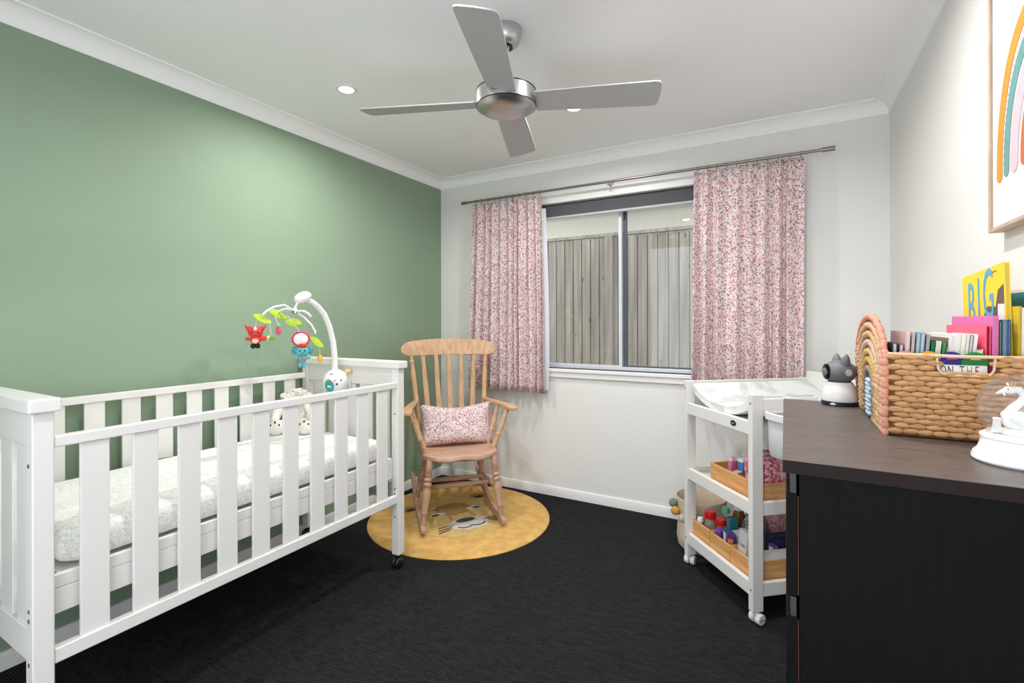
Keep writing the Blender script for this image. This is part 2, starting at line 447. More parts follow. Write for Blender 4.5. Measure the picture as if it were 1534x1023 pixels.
# roller blind
rb = thing('roller_blind', 'charcoal roller blind rolled up at the head of the window', 'blind', ((WX0+WX1)/2, .03, WZ1-.1))
obj('tube', MB().tube([(WX0+.01, .032, WZ1-.022), (WX1-.01, .032, WZ1-.022)], .02, 16), M['blindfab'], rb)
obj('fabric', MB().bx(WX0+.012, WX1-.012, .0115, .0130, WZ1-.095, WZ1-.022), M['blindfab'], rb)
obj('bottom_rail', MB().tube([(WX0+.012, .0123, WZ1-.1), (WX1-.012, .0123, WZ1-.1)], .0105, 12), M['greyl'], rb)

# outside
o = struct('outside_ground', MB().bx(-3, 6, .13, 6, -.12, -.02), M['dirt'], 'paving outside the window')
fz = 2.04
f = thing('timber_fence', 'weathered grey timber paling fence outside the window', 'fence', (1.3, 1.3, -.02))
b = MB(); x = -1.2; k = 0
while x < 3.9:
    w = .082+random.uniform(-.003, .003)
    b.bx(x, x+w, 1.3+random.uniform(0, .003), 1.316+random.uniform(0, .003), -.02, fz+random.uniform(-.004, .004))
    b.bx(x+w-.02, x+w+.0295, 1.3175, 1.323, -.02, fz-.01)
    x += w+.0095; k += 1
pl = obj('paling_panel', b, M['fence'], f)
obj('rail', MB().bx(-1.2, 3.9, 1.3245, 1.36, .25, .34), M['fence'], f)
obj('rail', MB().bx(-1.2, 3.9, 1.3245, 1.36, 1.65, 1.74), M['fence'], f)
obj('capping', MB().bx(-1.2, 3.9, 1.288, 1.34, fz+.004, fz+.032), M['fence'], f)
obj('post', MB().bx(.955, 1.025, 1.268, 1.298, -.02, fz+.004), M['fence'], f)
h = thing('neighbour_house', 'pale house wall with eaves beyond the fence', 'house', (1.2, 3.0, -.02))
obj('wall', MB().bx(-3, 6, 3.0, 3.2, -.02, 2.95), M['cream'], h)
obj('fascia', MB().bx(-3, 6, 2.35, 2.39, 2.62, 2.82), M['fascia'], h)
obj('eave', MB().bx(-3, 6, 2.39, 3.0, 2.62, 2.64), M['fascia'], h)
b = MB(); b.hexa([(-3, 2.3, 2.82), (6, 2.3, 2.82), (6, 3.4, 3.3), (-3, 3.4, 3.3)], [(-3, 2.3, 2.86), (6, 2.3, 2.86), (6, 3.4, 3.36), (-3, 3.4, 3.36)])
obj('roof', b, flat((92, 92, 96)), h)

# ------------------------------------------------------------------ downlights and fan
FX, FY = 1.487, -1.51
for i, (x, y, lab) in enumerate([(.566, -1.48, 'glowing recessed downlight nearest the green wall'), (1.457, -.735, 'glowing recessed downlight between the fan and the window'),
                                 (2.33, -1.52, 'glowing recessed downlight on the right of the fan'), (1.48, -2.32, 'glowing recessed downlight behind the fan near the doorway')]):
    d = thing('downlight', lab, 'light', (x, y, HC-.006), group='recessed downlights')
    obj('trim_ring', MB().lathe([(.036, HC-.0005), (.036, HC-.006), (.044, HC-.007), (.05, HC-.004), (.051, HC-.0005)], T(x, y, 0), 28, caps=False), M['plastic'], d)
    obj('lens', MB().lathe([(.0005, HC-.003), (.036, HC-.003)], T(x, y, 0), 28, caps=False), mat('lit_lens', (255, 255, 255), .5, emit=((255, 252, 246), 14)), d)
    la = bpy.data.lights.new('downlight_lamp', 'AREA'); la.shape = 'DISK'; la.size = .07; la.energy = LAMP; la.color = (1, .985, .97); la.spread = math.radians(SPREAD)
    lo = bpy.data.objects.new('downlight_lamp', la); COL.objects.link(lo); lo.location = (x, y, HC-.009)

fan = thing('ceiling_fan', 'brushed steel ceiling fan with four silver blades', 'fan', (FX, FY, HC))
obj('canopy', MB().lathe([(.001, -.068), (.03, -.068), (.048, -.06), (.058, -.04), (.06, -.02), (.06, 0), (.001, 0)], T(FX, FY, HC), 32), M['steel'], fan)
obj('collar', MB().lathe([(.017, -.075), (.026, -.075), (.026, -.0685), (.017, -.0685)], T(FX, FY, HC), 24), M['black'], fan)
obj('down_rod', MB().lathe([(.0105, -.24), (.0105, -.066)], T(FX, FY, HC), 16), M['steel'], fan)
obj('wire', MB().tube([(FX+.016, FY-.01, HC-.07), (FX+.02, FY-.012, HC-.14), (FX+.019, FY-.012, HC-.2), (FX+.018, FY-.01, HC-.236)], .0018, 6), flat((214, 214, 214)), fan)
ZB = 2.094
obj('motor_housing', MB().lathe([(.001, .052), (.05, .052), (.098, .046), (.116, .038), (.116, -.016), (.001, -.016)], T(FX, FY, ZB), 48), M['steel'], fan)
obj('seam_ring', MB().lathe([(.1, .0381), (.1172, .0381), (.1172, .0415), (.1, .0415)], T(FX, FY, ZB), 48), M['black'], fan)
obj('seam_ring', MB().lathe([(.1, -.0195), (.1172, -.0195), (.1172, -.0162), (.1, -.0162)], T(FX, FY, ZB), 48), M['black'], fan)
obj('bottom_cover', MB().lathe([(.0005, -.046), (.03, -.0455), (.07, -.041), (.1, -.032), (.115, -.0197), (.0005, -.0197)], T(FX, FY, ZB), 48), M['steel'], fan)
for k in range(4):
    a = math.radians(21.5+90*k)
    outl = []
    w0, w1 = .055, .068
    pts = [(.115, -w0), (.3, -.062), (.558, -w1), (.574, -.065), (.581, -.052), (.585, 0), (.583, .05), (.576, .064), (.56, w1), (.3, .062), (.115, w0)]
    m = T(FX, FY, ZB-.002) @ Rz(a) @ Matrix.Rotation(math.radians(-13), 4, 'X')
    obj('blade', MB().prism(pts, -.003, .003, m), M['blade'], fan, bevel=.0015)

# ------------------------------------------------------------------ cot
CX0, CX1, CYN, CYF = .03, .755, -2.674, -1.282
cot = thing('cot', 'white slatted wooden cot along the green wall', 'cot', (.39, -1.978, 0))
PW = .045
posts = [(CX1-PW, CYN), (CX1-PW, CYF-PW), (CX0, CYN), (CX0, CYF-PW)]
for x, y in posts:
    far = y > -2
    zb = .07
    p = obj('leg', MB().bx(x, x+PW, y, y+PW, zb, 1.003), M['white'], cot, bevel=.004)
    c = obj('caster', MB().ell((x+PW/2-.012, y+PW/2-.006, .028), (.016, .028, .028)).ell((x+PW/2+.012, y+PW/2-.006, .028), (.016, .028, .028)).tube([(x+PW/2, y+PW/2, .02), (x+PW/2, y+PW/2, zb)], .008, 10), M['black'], p)
# end boards (run along x)
for yb, s in ((CYN, 1), (CYF-PW, -1)):
    y0, y1 = yb+.010, yb+.035
    cap = MB().bx(CX0-.012, CX1+.015, yb-.011, yb+PW+.011, 1.003, 1.04)
    obj('end_cap', cap, M['white'], cot, bevel=.006, bseg=3)
    obj('end_rail', MB().bx(CX0+PW, CX1-PW, y0, y1, .91, 1.003), M['white'], cot, bevel=.003)
    obj('end_rail', MB().bx(CX0+PW, CX1-PW, y0, y1, .34, .425), M['white'], cot, bevel=.003)
    xs = CX0+PW; n = 5; gap = (CX1-CX0-2*PW-n*.085)/(n+1)
    for k in range(n):
        xa = xs+gap+k*(.085+gap)
        obj('end_slat', MB().bx(xa, xa+.085, y0+.006, y1-.006, .424, .911), M['white'], cot, bevel=.002)
    obj('cross_rail', MB().bx(CX0+PW, CX1-PW, y0+.026*s+(.0 if s > 0 else 0), y1+.026*s, .455, .55), M['white'], cot, bevel=.003)
# long sides
for xf, xb_, nm in ((CX1-.004, CX1-.032, 'front'), (CX0+.03, CX0+.004, 'back')):
    lo, hi = min(xf, xb_), max(xf, xb_)
    ztop = .936 if nm == 'front' else .951
    obj('top_rail', MB().bx(lo, hi, CYN+PW, CYF-PW, ztop-.03, ztop), M['white'], cot, bevel=.004)
    obj('bottom_rail', MB().bx(lo, hi, CYN+PW, CYF-PW, .333, .373), M['white'], cot, bevel=.004)
    for k in range(10):
        yc = -2.538+.1243*k
        obj('slat', MB().bx(lo+.008, hi-.008, yc-.0335, yc+.0335, .372, ztop-.029), M['white'], cot, bevel=.0025)
obj('base_frame', MB().bx(.705, .722, -2.62, -1.335, .452, .5195).bx(.705, .722, -2.62, -1.335, .5205, .556).bx(.063, .08, -2.62, -1.335, .452, .556), M['white'], cot, bevel=.002)
obj('mattress_board', MB().bx(.08, .705, -2.6, -1.355, .53, .545), M['white'], cot)
for z in (.866, .49, .465, .352):
    x = CX1-.022
    obj('bolt', MB().tube([(x, CYN-.0015, z), (x, CYN+.004, z)], .0055, 10), flat((120, 100, 92), .4), cot)
    obj('bolt', MB().tube([(x, CYF-PW-.0015, z-.09), (x, CYF-PW+.004, z-.09)], .0045, 10), flat((120, 100, 92), .4), cot)

def matt(u, v):
    pass
mb = MB()
nx, ny = 20, 44
def mattress_pt(x, y, top):
    n = noise.noise(Vector((x*9, y*6, 3.1)))*.006+noise.noise(Vector((x*26, y*20, 7)))*.003
    return n if top else 0
mx0, mx1, my0, my1, mz0, mz1 = .083, .7, -2.595, -1.362, .556, .655
ring = []
def rr(z, ins):   # rounded rectangle ring
    P = []; r = .05
    for cx, cy, a0 in ((mx1-ins-r, my1-ins-r, 0), (mx0+ins+r, my1-ins-r, 90), (mx0+ins+r, my0+ins+r, 180), (mx1-ins-r, my0+ins+r, 270)):
        for k in range(7):
            a = math.radians(a0+15*k); P.append((cx+r*math.cos(a), cy+r*math.sin(a), z))
    Q = []
    for i in range(len(P)):
        a, c = Vector(P[i]), Vector(P[(i+1) % len(P)]); m = max(1, int((c-a).length/.04))
        for j in range(m): Q.append(a.lerp(c, j/m))
    return Q
rings = [rr(mz0+.004, .014), rr(mz0+.012, .004), rr(mz0+.035, 0), rr(mz0+.06, 0), rr(mz1-.018, .002), rr(mz1-.006, .012), rr(mz1, .032)]
n = len(rings[0]); vs = []
for q in rings:
    # same count on every ring: resample
    L = [0]
    for i in range(len(q)): L.append(L[-1]+(q[(i+1) % len(q)]-q[i]).length)
    for j in range(n):
        d = L[-1]*j/n; i = max(k for k in range(len(q)) if L[k] <= d+1e-9)
        p = q[i].lerp(q[(i+1) % len(q)], (d-L[i])/(L[i+1]-L[i]))
        w = noise.noise(p*14)*.006+noise.noise(p*32)*.003
        c = Vector(((mx0+mx1)/2, (my0+my1)/2, p.z)); out = (p-c).normalized()
        vs.append(p+out*w*.6+Vector((0, 0, w if q is not rings[0] else 0)))
fs = []
for i in range(len(rings)-1):
    for j in range(n):
        k = (j+1) % n; fs.append((i*n+j, i*n+k, (i+1)*n+k, (i+1)*n+j))
fs.append(tuple(range(n))[::-1]); mb.add(vs, fs)
def topf(u, v):
    x = mx0+.03+u*(mx1-mx0-.06); y = my0+.03+v*(my1-my0-.06)
    e = min(u, 1-u, v*2, (1-v)*2); w = noise.noise(Vector((x*9, y*6, 1)))*.006+noise.noise(Vector((x*25, y*18, 4)))*.0025
    return (x, y, mz1-.002+.006*min(1, e*8)+w*min(1, e*10))
mb.grid(topf, 24, 48)
mt = thing('cot_mattress', 'cot mattress in a white fitted sheet with faint grey leaf print', 'mattress', (.39, -1.978, .5575))
obj('fitted_sheet', mb, M['sheet'], mt, ang=80)

# plush in the far corner of the cot
lx, ly, lz = .17, -1.47, .662
pl = thing('plush_toy', 'fluffy white plush animal sitting in the far corner of the cot', 'soft toy', (lx, ly, lz))
F = Vector((.62, -.78, 0)); S = Vector((.78, .62, 0))
def at(s, f, z): return Vector((lx, ly, lz))+S*s+F*f+Vector((0, 0, z))
rot = Rz(math.atan2(S.y, S.x))
obj('body', MB().ell(at(0, -.02, .085), (.07, .06, .085), rot), M['plush'], pl)
hb = MB().ell(at(0, .012, .165), (.056, .052, .046), rot).ell(at(0, .055, .145), (.03, .022, .02), rot)
rn = random.Random(4)
for k in range(46):
    a, e_ = rn.uniform(0, 2*PI), rn.uniform(.05, 1.4)
    d_ = Vector((math.cos(a)*math.cos(e_), math.sin(a)*math.cos(e_), math.sin(e_)))
    p0 = at(0, .008, .17)+Vector((d_.x*.05, d_.y*.05, d_.z*.042))
    hb.turned(p0, p0+d_*rn.uniform(.012, .02)+Vector((rn.uniform(-.01, .01), rn.uniform(-.01, .01), rn.uniform(-.006, .004))), [(.012, 0), (.009, .5), (.002, 1)], 7)
hd = obj('head', hb, M['plush'], pl)
for s in (-1, 1):
    obj('ear', MB().ell(at(s*.062, .0, .185), (.02, .014, .016), rot), M['plush_p'], hd)
    obj('eye', MB().ell(at(s*.022, .06, .158), .005), M['black'], hd)
    obj('arm', MB().tube([at(s*.055, 0, .13), at(s*.085, .03, .1), at(s*.085, .06, .075)], [.024, .024, .02], 12).ell(at(s*.085, .065, .072), .021), M['plush'], pl)
    lg = obj('leg', MB().tube([at(s*.045, .01, .035), at(s*.065, .07, .034), at(s*.07, .1, .036)], [.034, .034, .032], 12).ell(at(s*.07, .105, .038), (.037, .024, .038), rot), M['plush'], pl)
    for q in (-1, 0, 1):
        obj('claw', MB().ell(at(s*.07+q*.02, .12, .068-abs(q)*.014), (.0045, .004, .007), rot), M['black'], lg)
obj('nose', MB().ell(at(0, .077, .146), (.008, .006, .006), rot), flat((190, 140, 130)), hd)
None and obj('fur_tuft', MB().ell(at(0, .01, .245), (.03, .022, .014), rot).ell(at(-.02, .012, .238), (.022, .02, .014), rot).ell(at(.02, .012, .238), (.022, .02, .014), rot), M['plush'], hd)

# mobile clamped to the far end of the cot
mo = thing('cot_mobile', 'white cot mobile arm with hanging felt animals', 'mobile', (.38, -1.39, .87))
teal = flat((64, 158, 152)); lime = flat((168, 196, 62)); limed = flat((206, 214, 96))
bc = Vector((.382, -1.393, .925))
base = obj('base', MB().ell(bc, (.064, .064, .066), None, 28, 18), M['plastic'], mo)
obj('bracket', MB().bx(.345, .415, -1.335, -1.318, .895, .965).bx(.355, .405, -1.345, -1.318, .91, .95), M['plastic'], base)
obj('strap_knob', MB().tube([(.418, -1.355, .975), (.418, -1.322, .975)], .011, 12), flat((236, 200, 130)), base)
def onbase(dx, dz, r, m, nm='decal', sq=(1, 1)):
    dx, dz = dx*1.08, dz*1.06; R_ = .0645
    p = Rz(math.radians(44)) @ Vector((dx, -R_*math.sqrt(max(0, 1-(dx/R_)**2-(dz/.066)**2)), dz))
    nrm = Vector((p.x/R_**2, p.y/R_**2, p.z/.066**2)).normalized()
    q = nrm.to_track_quat('Z', 'Y').to_matrix().to_4x4()
    obj(nm, MB().lathe([(.0004, .0012), (r*.9, .0012), (r, 0)], T(bc+p) @ q, 18, sx=sq[0], sy=sq[1]), m, base)
onbase(-.022, -.014, .025, teal, sq=(1, 1.35)); onbase(-.022, -.026, .014, flat((238, 232, 226)), sq=(1, 1.25))
onbase(.012, -.006, .006, flat((40, 110, 104))); onbase(.002, .012, .004, flat((206, 72, 90))); onbase(-.028, .018, .008, flat((240, 214, 120)), sq=(1.2, .8))
onbase(-.014, .042, .006, flat((120, 80, 84)), sq=(1.4, .5)); onbase(.03, .012, .006, flat((84, 96, 96)), sq=(.6, 1.2)); onbase(-.024, -.032, .0045, flat((150, 110, 96)))
onbase(-.04, -.01, .005, flat((232, 190, 120)), sq=(1, 2))
arm = [(.38, -1.396, .98), (.38, -1.396, 1.05), (.38, -1.406, 1.134), (.38, -1.428, 1.21), (.38, -1.46, 1.275), (.38, -1.5, 1.315), (.38, -1.535, 1.338), (.38, -1.57, 1.35)]
obj('arm', MB().tube(arm, [.017, .016, .015, .0145, .014, .0135, .013, .012], 14), M['plastic'], mo)
q = Matrix.Rotation(math.radians(24), 4, 'X')
obj('motor_head', MB().ell((.38, -1.588, 1.358), (.034, .046, .027), q, 24, 14), M['plastic'], mo)
hub = Vector((.38, -1.632, 1.288))
obj('hub', MB().tube([(.38, -1.612, 1.34), (.38, -1.628, 1.312), hub+Vector((0, 0, .014))], .006, 10).lathe([(.004, .016), (.012, .012), (.014, .004)], T(hub), 16), M['plastic'], mo)
obj('hub_cap', MB().lathe([(.002, -.012), (.012, -.008), (.015, 0), (.015, .005), (.002, .006)], T(hub), 16), flat((52, 138, 148)), mo)
def leaf(c, a, tilt, ln=.052, wd=.024):
    pts = []
    for k in range(17):
        t = k/16; pts.append((ln*(2*t-1), wd*math.sin(PI*t)**.8))
    for k in range(1, 16):
        t = 1-k/16; pts.append((ln*(2*t-1), -wd*math.sin(PI*t)**.8))
    m = T(c) @ Rz(a) @ Matrix.Rotation(tilt, 4, 'Y') @ Matrix.Rotation(1.0, 4, 'X')
    o = obj('leaf', MB().prism(pts, -.002, .002, m), lime, mo, bevel=.001)
    obj('vein', MB().bx(-ln*.85, ln*.85, -.0015, .0015, -.003, .003, 0, m), limed, o)
    return o
tips = [Vector((.395, -1.806, 1.27)), Vector((.315, -1.69, 1.27)), Vector((.42, -1.548, 1.18))]
arcs = [[hub, (.383, -1.69, 1.318), (.388, -1.745, 1.308), (.392, -1.785, 1.288), tips[0]],
        [hub, (.355, -1.66, 1.302), (.33, -1.68, 1.29), tips[1]],
        [hub, (.395, -1.595, 1.262), (.41, -1.563, 1.225), (.42, -1.548, 1.19), tips[2]]]
for A in arcs: obj('branch', MB().tube(A, .0048, 10), M['plastic'], mo)
obj('branch', MB().tube([hub, (.43, -1.62, 1.29), (.455, -1.61, 1.275), (.46, -1.605, 1.262)], .0048, 10), M['plastic'], mo)
obj('branch', MB().tube([hub, (.425, -1.66, 1.3), (.44, -1.675, 1.28)], .0048, 10), M['plastic'], mo)
leaf((.39, -1.806, 1.252), PI/2+.1, .3); leaf((.33, -1.69, 1.276), PI/2, .34, .06); leaf((.415, -1.535, 1.138), PI/2, .55, .05, .026)
leaf((.30, -1.58, 1.235), .5, .2, .045)
def cord(a, b): obj('cord', MB().tube([a, b], .0012, 6), flat((236, 230, 214)), mo)
# fox
fx = Vector((.39, -1.838, 1.18)); red = flat((214, 66, 58)); redd = flat((240, 140, 128))
cord(fx+Vector((0, 0, .03)), (.39, -1.832, 1.25))
vd = Vector((.74, -.5, 0)).normalized(); ri = Vector((.6, .8, 0)); vd = Vector((.8, -.6, 0))
rt = Rz(math.atan2(ri.y, ri.x))
def loc(o, s, f, z): return o+ri*s+vd*f+Vector((0, 0, z))
fox = obj('felt_fox', MB().ell(loc(fx, 0, 0, .012), (.03, .022, .024), rt).ell(loc(fx, 0, 0, -.02), (.022, .016, .022), rt).ell(loc(fx, -.028, 0, -.016), (.012, .008, .008), rt).ell(loc(fx, .03, 0, -.014), (.018, .01, .012), rt), red, mo)
for s in (-1, 1):
    obj('ear', MB().turned(loc(fx, s*.018, 0, .022), loc(fx, s*.042, 0, .044), [(.014, 0), (.011, .4), (.002, 1)], 12), red, fox)
    obj('eye', MB().ell(loc(fx, s*.012, .021, .012), .0032), M['black'], fox)
    obj('boot', MB().ell(loc(fx, s*.009, .0, -.048), (.011, .011, .012), rt), flat((30, 36, 52)), fox)
obj('blaze', MB().ell(loc(fx, 0, .014, .027), (.007, .01, .009), rt), flat((246, 226, 214)), fox)
obj('tummy', MB().ell(loc(fx, 0, .013, -.026), (.014, .006, .011), rt), flat((238, 196, 160)), fox)
obj('tail', MB().tube([loc(fx, .03, -.005, -.02), loc(fx, .044, -.005, -.016), loc(fx, .058, -.005, -.004)], [.006, .01, .002], 10), flat((236, 214, 150)), fox)
obj('felt_leaf', MB().ell(loc(fx, .064, -.01, -.012), (.016, .004, .012), rt), flat((120, 168, 84)), mo); cord(loc(fx, .062, -.01, 0), loc(fx, .056, 0, .06))
# lion balloon drum and elephant
bl = Vector((.41, -1.622, 1.155)); cord(bl+Vector((0, 0, .03)), (.36, -1.66, 1.272))
drum = obj('felt_lion', MB().ell(bl, (.034, .016, .03), rt, 20, 12), flat((236, 232, 232)), mo)
q2 = rt @ Matrix.Rotation(PI/2, 4, 'X') @ Matrix.Rotation(.0, 4, 'Y')
pr = [bl+ri*(.036*math.cos(t))+Vector((0, 0, .032*math.sin(t))) for t in [2*PI*k/28 for k in range(28)]]
obj('mane', MB().tube(pr, [.0065 if k % 2 else .0042 for k in range(28)], 8, True), flat((206, 56, 76)), drum)
obj('hat', MB().ell(loc(bl, .008, .008, -.03), (.02, .014, .01), rt), flat((214, 62, 62)), drum)
el = Vector((.41, -1.614, 1.088)); tl = flat((104, 182, 186)); tld = flat((72, 150, 160))
ele = obj('felt_elephant', MB().ell(loc(el, 0, 0, .01), (.03, .022, .027), rt).ell(loc(el, 0, 0, -.028), (.02, .016, .018), rt).ell(loc(el, -.026, .0, -.02), (.012, .008, .01), rt).ell(loc(el, .026, 0, -.02), (.012, .008, .01), rt), tl, mo)
for s in (-1, 1):
    obj('ear', MB().ell(loc(el, s*.034, -.004, .014), (.014, .006, .02), rt), tld, ele)
    obj('eye', MB().ell(loc(el, s*.011, .021, .012), .0036), M['black'], ele)
    obj('foot', MB().ell(loc(el, s*.009, .0, -.056), (.01, .01, .014), rt), tl, ele)
obj('trunk', MB().tube([loc(el, 0, .02, .004), loc(el, 0, .028, -.006), loc(el, .002, .03, -.016)], [.006, .005, .004], 8), tld, ele)
obj('belt', MB().lathe([(.019, -.004), (.0205, 0), (.019, .004)], T(loc(el, 0, 0, -.03)) @ rt, 20, sy=.85), flat((226, 96, 76)), ele)
obj('cap', MB().ell(loc(el, 0, 0, .036), (.012, .012, .006), rt), flat((224, 110, 90)), ele)
# small pendants
pk = Vector((.385, -1.722, 1.198)); cord(pk+Vector((0, 0, .02)), (.35, -1.715, 1.268))
fp = obj('felt_petal', MB().ell(pk, (.012, .006, .02), rt), flat((214, 92, 128)), mo)
obj('calyx', MB().ell(pk+Vector((0, 0, .024)), (.01, .008, .008), rt), flat((126, 206, 110)), fp)
og = Vector((.41, -1.512, 1.054)); cord(og+Vector((0, 0, .016)), (.415, -1.52, 1.12))
obj('felt_drop', MB().turned(og+Vector((0, 0, -.022)), og+Vector((0, 0, .02)), [(.004, 0), (.012, .4), (.013, .7), (.006, 1)], 14), flat((236, 182, 74)), mo)

# ------------------------------------------------------------------ rug
RC = Vector((.634, -.632, 0)); RR = .567
rug = thing('lion_rug', 'round mustard tufted rug with a lion face under the rocking chair', 'rug', (RC.x, RC.y, 0))
prof = [(.001, .010), (.3, .010), (.545, .010), (.56, .008), (.567, .004), (.567, 0.0005), (.001, .0005)]
obj('pile', MB().lathe(prof, T(RC), 72), M['mustard'], rug)
dn = Vector((.86, -.51)); lf = Vector((-.51, -.86))       # rug's own 'down' and the face's left in view
def rug_m(z=0): return Matrix(((lf.x, dn.x, 0, RC.x), (lf.y, dn.y, 0, RC.y), (0, 0, 1, z), (0, 0, 0, 1)))
def blob(name, cx, cy, rx, ry, m, z0=.0102, z1=.0125, n=44, wob=.1, a0=0, par=rug):
    pts = []
    for k in range(n):
        t = 2*PI*k/n; w = 1+wob*noise.noise(Vector((math.cos(t)*3+cx*9, math.sin(t)*3, cy*9)))
        pts.append((cx+rx*w*math.cos(t), cy+ry*w*math.sin(t)))
    return obj(name, MB().prism(pts, z0, z1, rug_m()), m, par)
def arcstrip(name, pts, w, m, z0=.0102, z1=.0125):
    pts = [Vector(p) for p in pts]; o, i = [], []
    for k, p in enumerate(pts):
        t = (pts[min(k+1, len(pts)-1)]-pts[max(k-1, 0)]).normalized(); nn = Vector((-t.y, t.x))
        o.append((p+nn*w)[:]); i.append((p-nn*w)[:])
    return obj(name, MB().prism(o+i[::-1], z0, z1, rug_m()), m, rug)
blob('face', 0, .02, .33, .30, M['mustard_l'], .0102, .0115, 48, .04)
blob('forehead', 0, -.11, .12, .1, M['mustard_d'], .0117, .0128)
blob('muzzle', .0, .145, .125, .085, M['pile_w'], .0117, .0132)
blob('nose', .005, .095, .062, .028, M['pile_k'], .0134, .0150)
for s in (-1, 1):
    blob('eye_patch', s*.128, -.066, .055, .026, M['pile_w'], .0117, .0130)
    blob('eye', s*.142, -.06, .026, .012, M['pile_k'], .0132, .0145, 20)
    blob('ear', s*.26, -.25, .07, .05, M['mustard_d'], .0102, .0122)
    blob('ear_centre', s*.245, -.23, .034, .02, M['pile_k'], .0124, .0138, 20)
    for k in range(3):
        arcstrip('whisker', [(s*(.10+.02*k), .135+.022*k), (s*(.15+.016*k), .13+.028*k), (s*(.2+.01*k), .135+.034*k)], .004, M['pile_k'], .0134, .0146)
    arcstrip('mouth', [(0, .185), (s*.03, .2), (s*.065, .195), (s*.09, .175)], .005, M['pile_k'], .0134, .0146)
    arcstrip('cheek_line', [(s*.06, -.09), (s*.07, 0), (s*.08, .06)], .008, M['mustard_d'], .0117, .0127)

# ------------------------------------------------------------------ rocking chair
CH = (.633, -.658); CA = math.radians(45.5); RZ0 = .0125   # rug pile height
ch = thing('rocking_chair', 'honey pine rocking chair with turned legs on the round rug', 'chair', (*CH, RZ0), CA)
CM = T(*CH, RZ0) @ Rz(CA)
def L(x, y, z): return CM @ Vector((x, y, z))
turn = [(.013, 0), (.019, .03), (.02, .1), (.021, .26), (.016, .28), (.024, .30), (.024, .325), (.016, .345), (.026, .375), (.026, .40), (.017, .43), (.021, .46), (.027, .55), (.025, .66), (.017, .78), (.021, .80), (.021, .825), (.015, .84), (.016, .93), (.012, 1)]
# seat
outl = []
for k in range(41):
    t = PI*k/40
    outl.append((.232*math.cos(t)*(1-.06*max(0, math.sin(t))), -.03-.195*abs(math.sin(t))**.38))
outl = [(.232, -.02)]+outl[1:-1]+[(-.232, -.02), (-.228, .1), (-.214, .19), (-.17, .215), (0, .225), (.17, .215), (.214, .19), (.228, .1)]
b = MB(); n = len(outl)
def seatz(x, y): return .445-.03*(y+.2)+(-.012*math.exp(-((abs(x)-.1)/.07)**2) if y < -.1 else 0)
vs = []
for f, dz in ((.95, -.036), (1., -.028), (1., -.008), (.965, 0), (.6, -.006), (.25, -.009)):
    for x, y in outl: vs.append(L(x*f, y*f, seatz(x*f, y*f)+dz))
fs = []
for i in range(5):
    for j in range(n):
        k = (j+1) % n; fs.append((i*n+j, i*n+k, (i+1)*n+k, (i+1)*n+j))
fs += [tuple(range(n))[::-1], tuple(5*n+j for j in range(n))]
obj('seat', b.add(vs, fs), M['pine_seat'], ch, ang=50)
def rockz(y): return (y+.03)**2/(2*1.15)
for s in (-1, 1):
    # rockers
    b = MB(); vs = []; N = 25
    for i in range(N):
        y = -.255+.77*i/(N-1); z = rockz(y); h = .05*min(1, .45+.9*min(i, N-1-i)/5)
        for x, zz in ((s*.238-.014, z), (s*.238+.014, z), (s*.238+.014, z+h), (s*.238-.014, z+h)): vs.append(L(x, y, zz))
    fs = [(0, 1, 2, 3), tuple(4*(N-1)+k for k in (3, 2, 1, 0))]
    for i in range(N-1):
        for k in range(4):
            l = (k+1) % 4; fs.append((4*i+k, 4*i+l, 4*i+4+l, 4*i+4+k))
    obj('rocker', b.add(vs, fs), M['pine_seat'], ch, bevel=.004)
    obj('leg', MB().turned(L(s*.19, -.165, .418), L(s*.236, -.195, rockz(-.195)+.035), turn), M['pine_seat'], ch)
    obj('leg', MB().turned(L(s*.16, .15, .408), L(s*.236, .215, rockz(.215)+.035), turn), M['pine_seat'], ch)
    # side stretcher
    obj('stretcher', MB().turned(L(s*.212, -.18, .21), L(s*.2, .185, .2), [(.009, 0), (.012, .1), (.017, .5), (.012, .9), (.009, 1)]), M['pine_seat'], ch)
    # back post
    pb, pt = L(s*.205, .185, .43), L(s*.262, .347, 1.015)
    obj('back_post', MB().turned(pb, pt, [(.015, 0), (.017, .2), (.0175, .45), (.017, .8), (.0135, .87), (.018, .885), (.018, .9), (.012, .915), (.016, .94), (.016, .965), (.010, 1)]), M['pine'], ch)
    # arm
    ap = [(s*.232, .262, .69), (s*.262, .16, .69), (s*.292, .05, .689), (s*.315, -.06, .69), (s*.325, -.13, .687), (s*.322, -.165, .685)]
    wd = [.018, .023, .026, .032, .036, .022]
    b = MB(); vs = []
    for (x, y, z), w in zip(ap, wd):
        for dx, dz in ((-w, -.011), (w, -.011), (w, .011), (-w, .011)): vs.append(L(x+dx, y, z+dz))
    fs = [(0, 1, 2, 3), tuple(4*5+k for k in (3, 2, 1, 0))]
    for i in range(5):
        for k in range(4):
            l = (k+1) % 4; fs.append((4*i+k, 4*i+l, 4*i+4+l, 4*i+4+k))
    obj('arm', b.add(vs, fs), M['pine'], ch, bevel=.006, bseg=3)
    sup = [(.012, 0), (.015, .06), (.019, .2), (.014, .3), (.019, .34), (.014, .38), (.018, .5), (.02, .62), (.014, .74), (.018, .78), (.013, .82), (.015, .93), (.010, 1)]
    obj('arm_support', MB().turned(L(s*.208, -.1, .438), L(s*.305, -.09, .682), sup), M['pine'], ch)
    obj('arm_support', MB().turned(L(s*.21, .05, .436), L(s*.284, .06, .688), sup), M['pine'], ch)
obj('stretcher', MB().turned(L(-.214, -.02, .205), L(.214, -.02, .205), [(.009, 0), (.012, .1), (.017, .5), (.012, .9), (.009, 1)]), M['pine_seat'], ch)
obj('stretcher', MB().turned(L(-.205, .12, .2), L(.205, .12, .2), [(.009, 0), (.012, .1), (.017, .5), (.012, .9), (.009, 1)]), M['pine_seat'], ch)
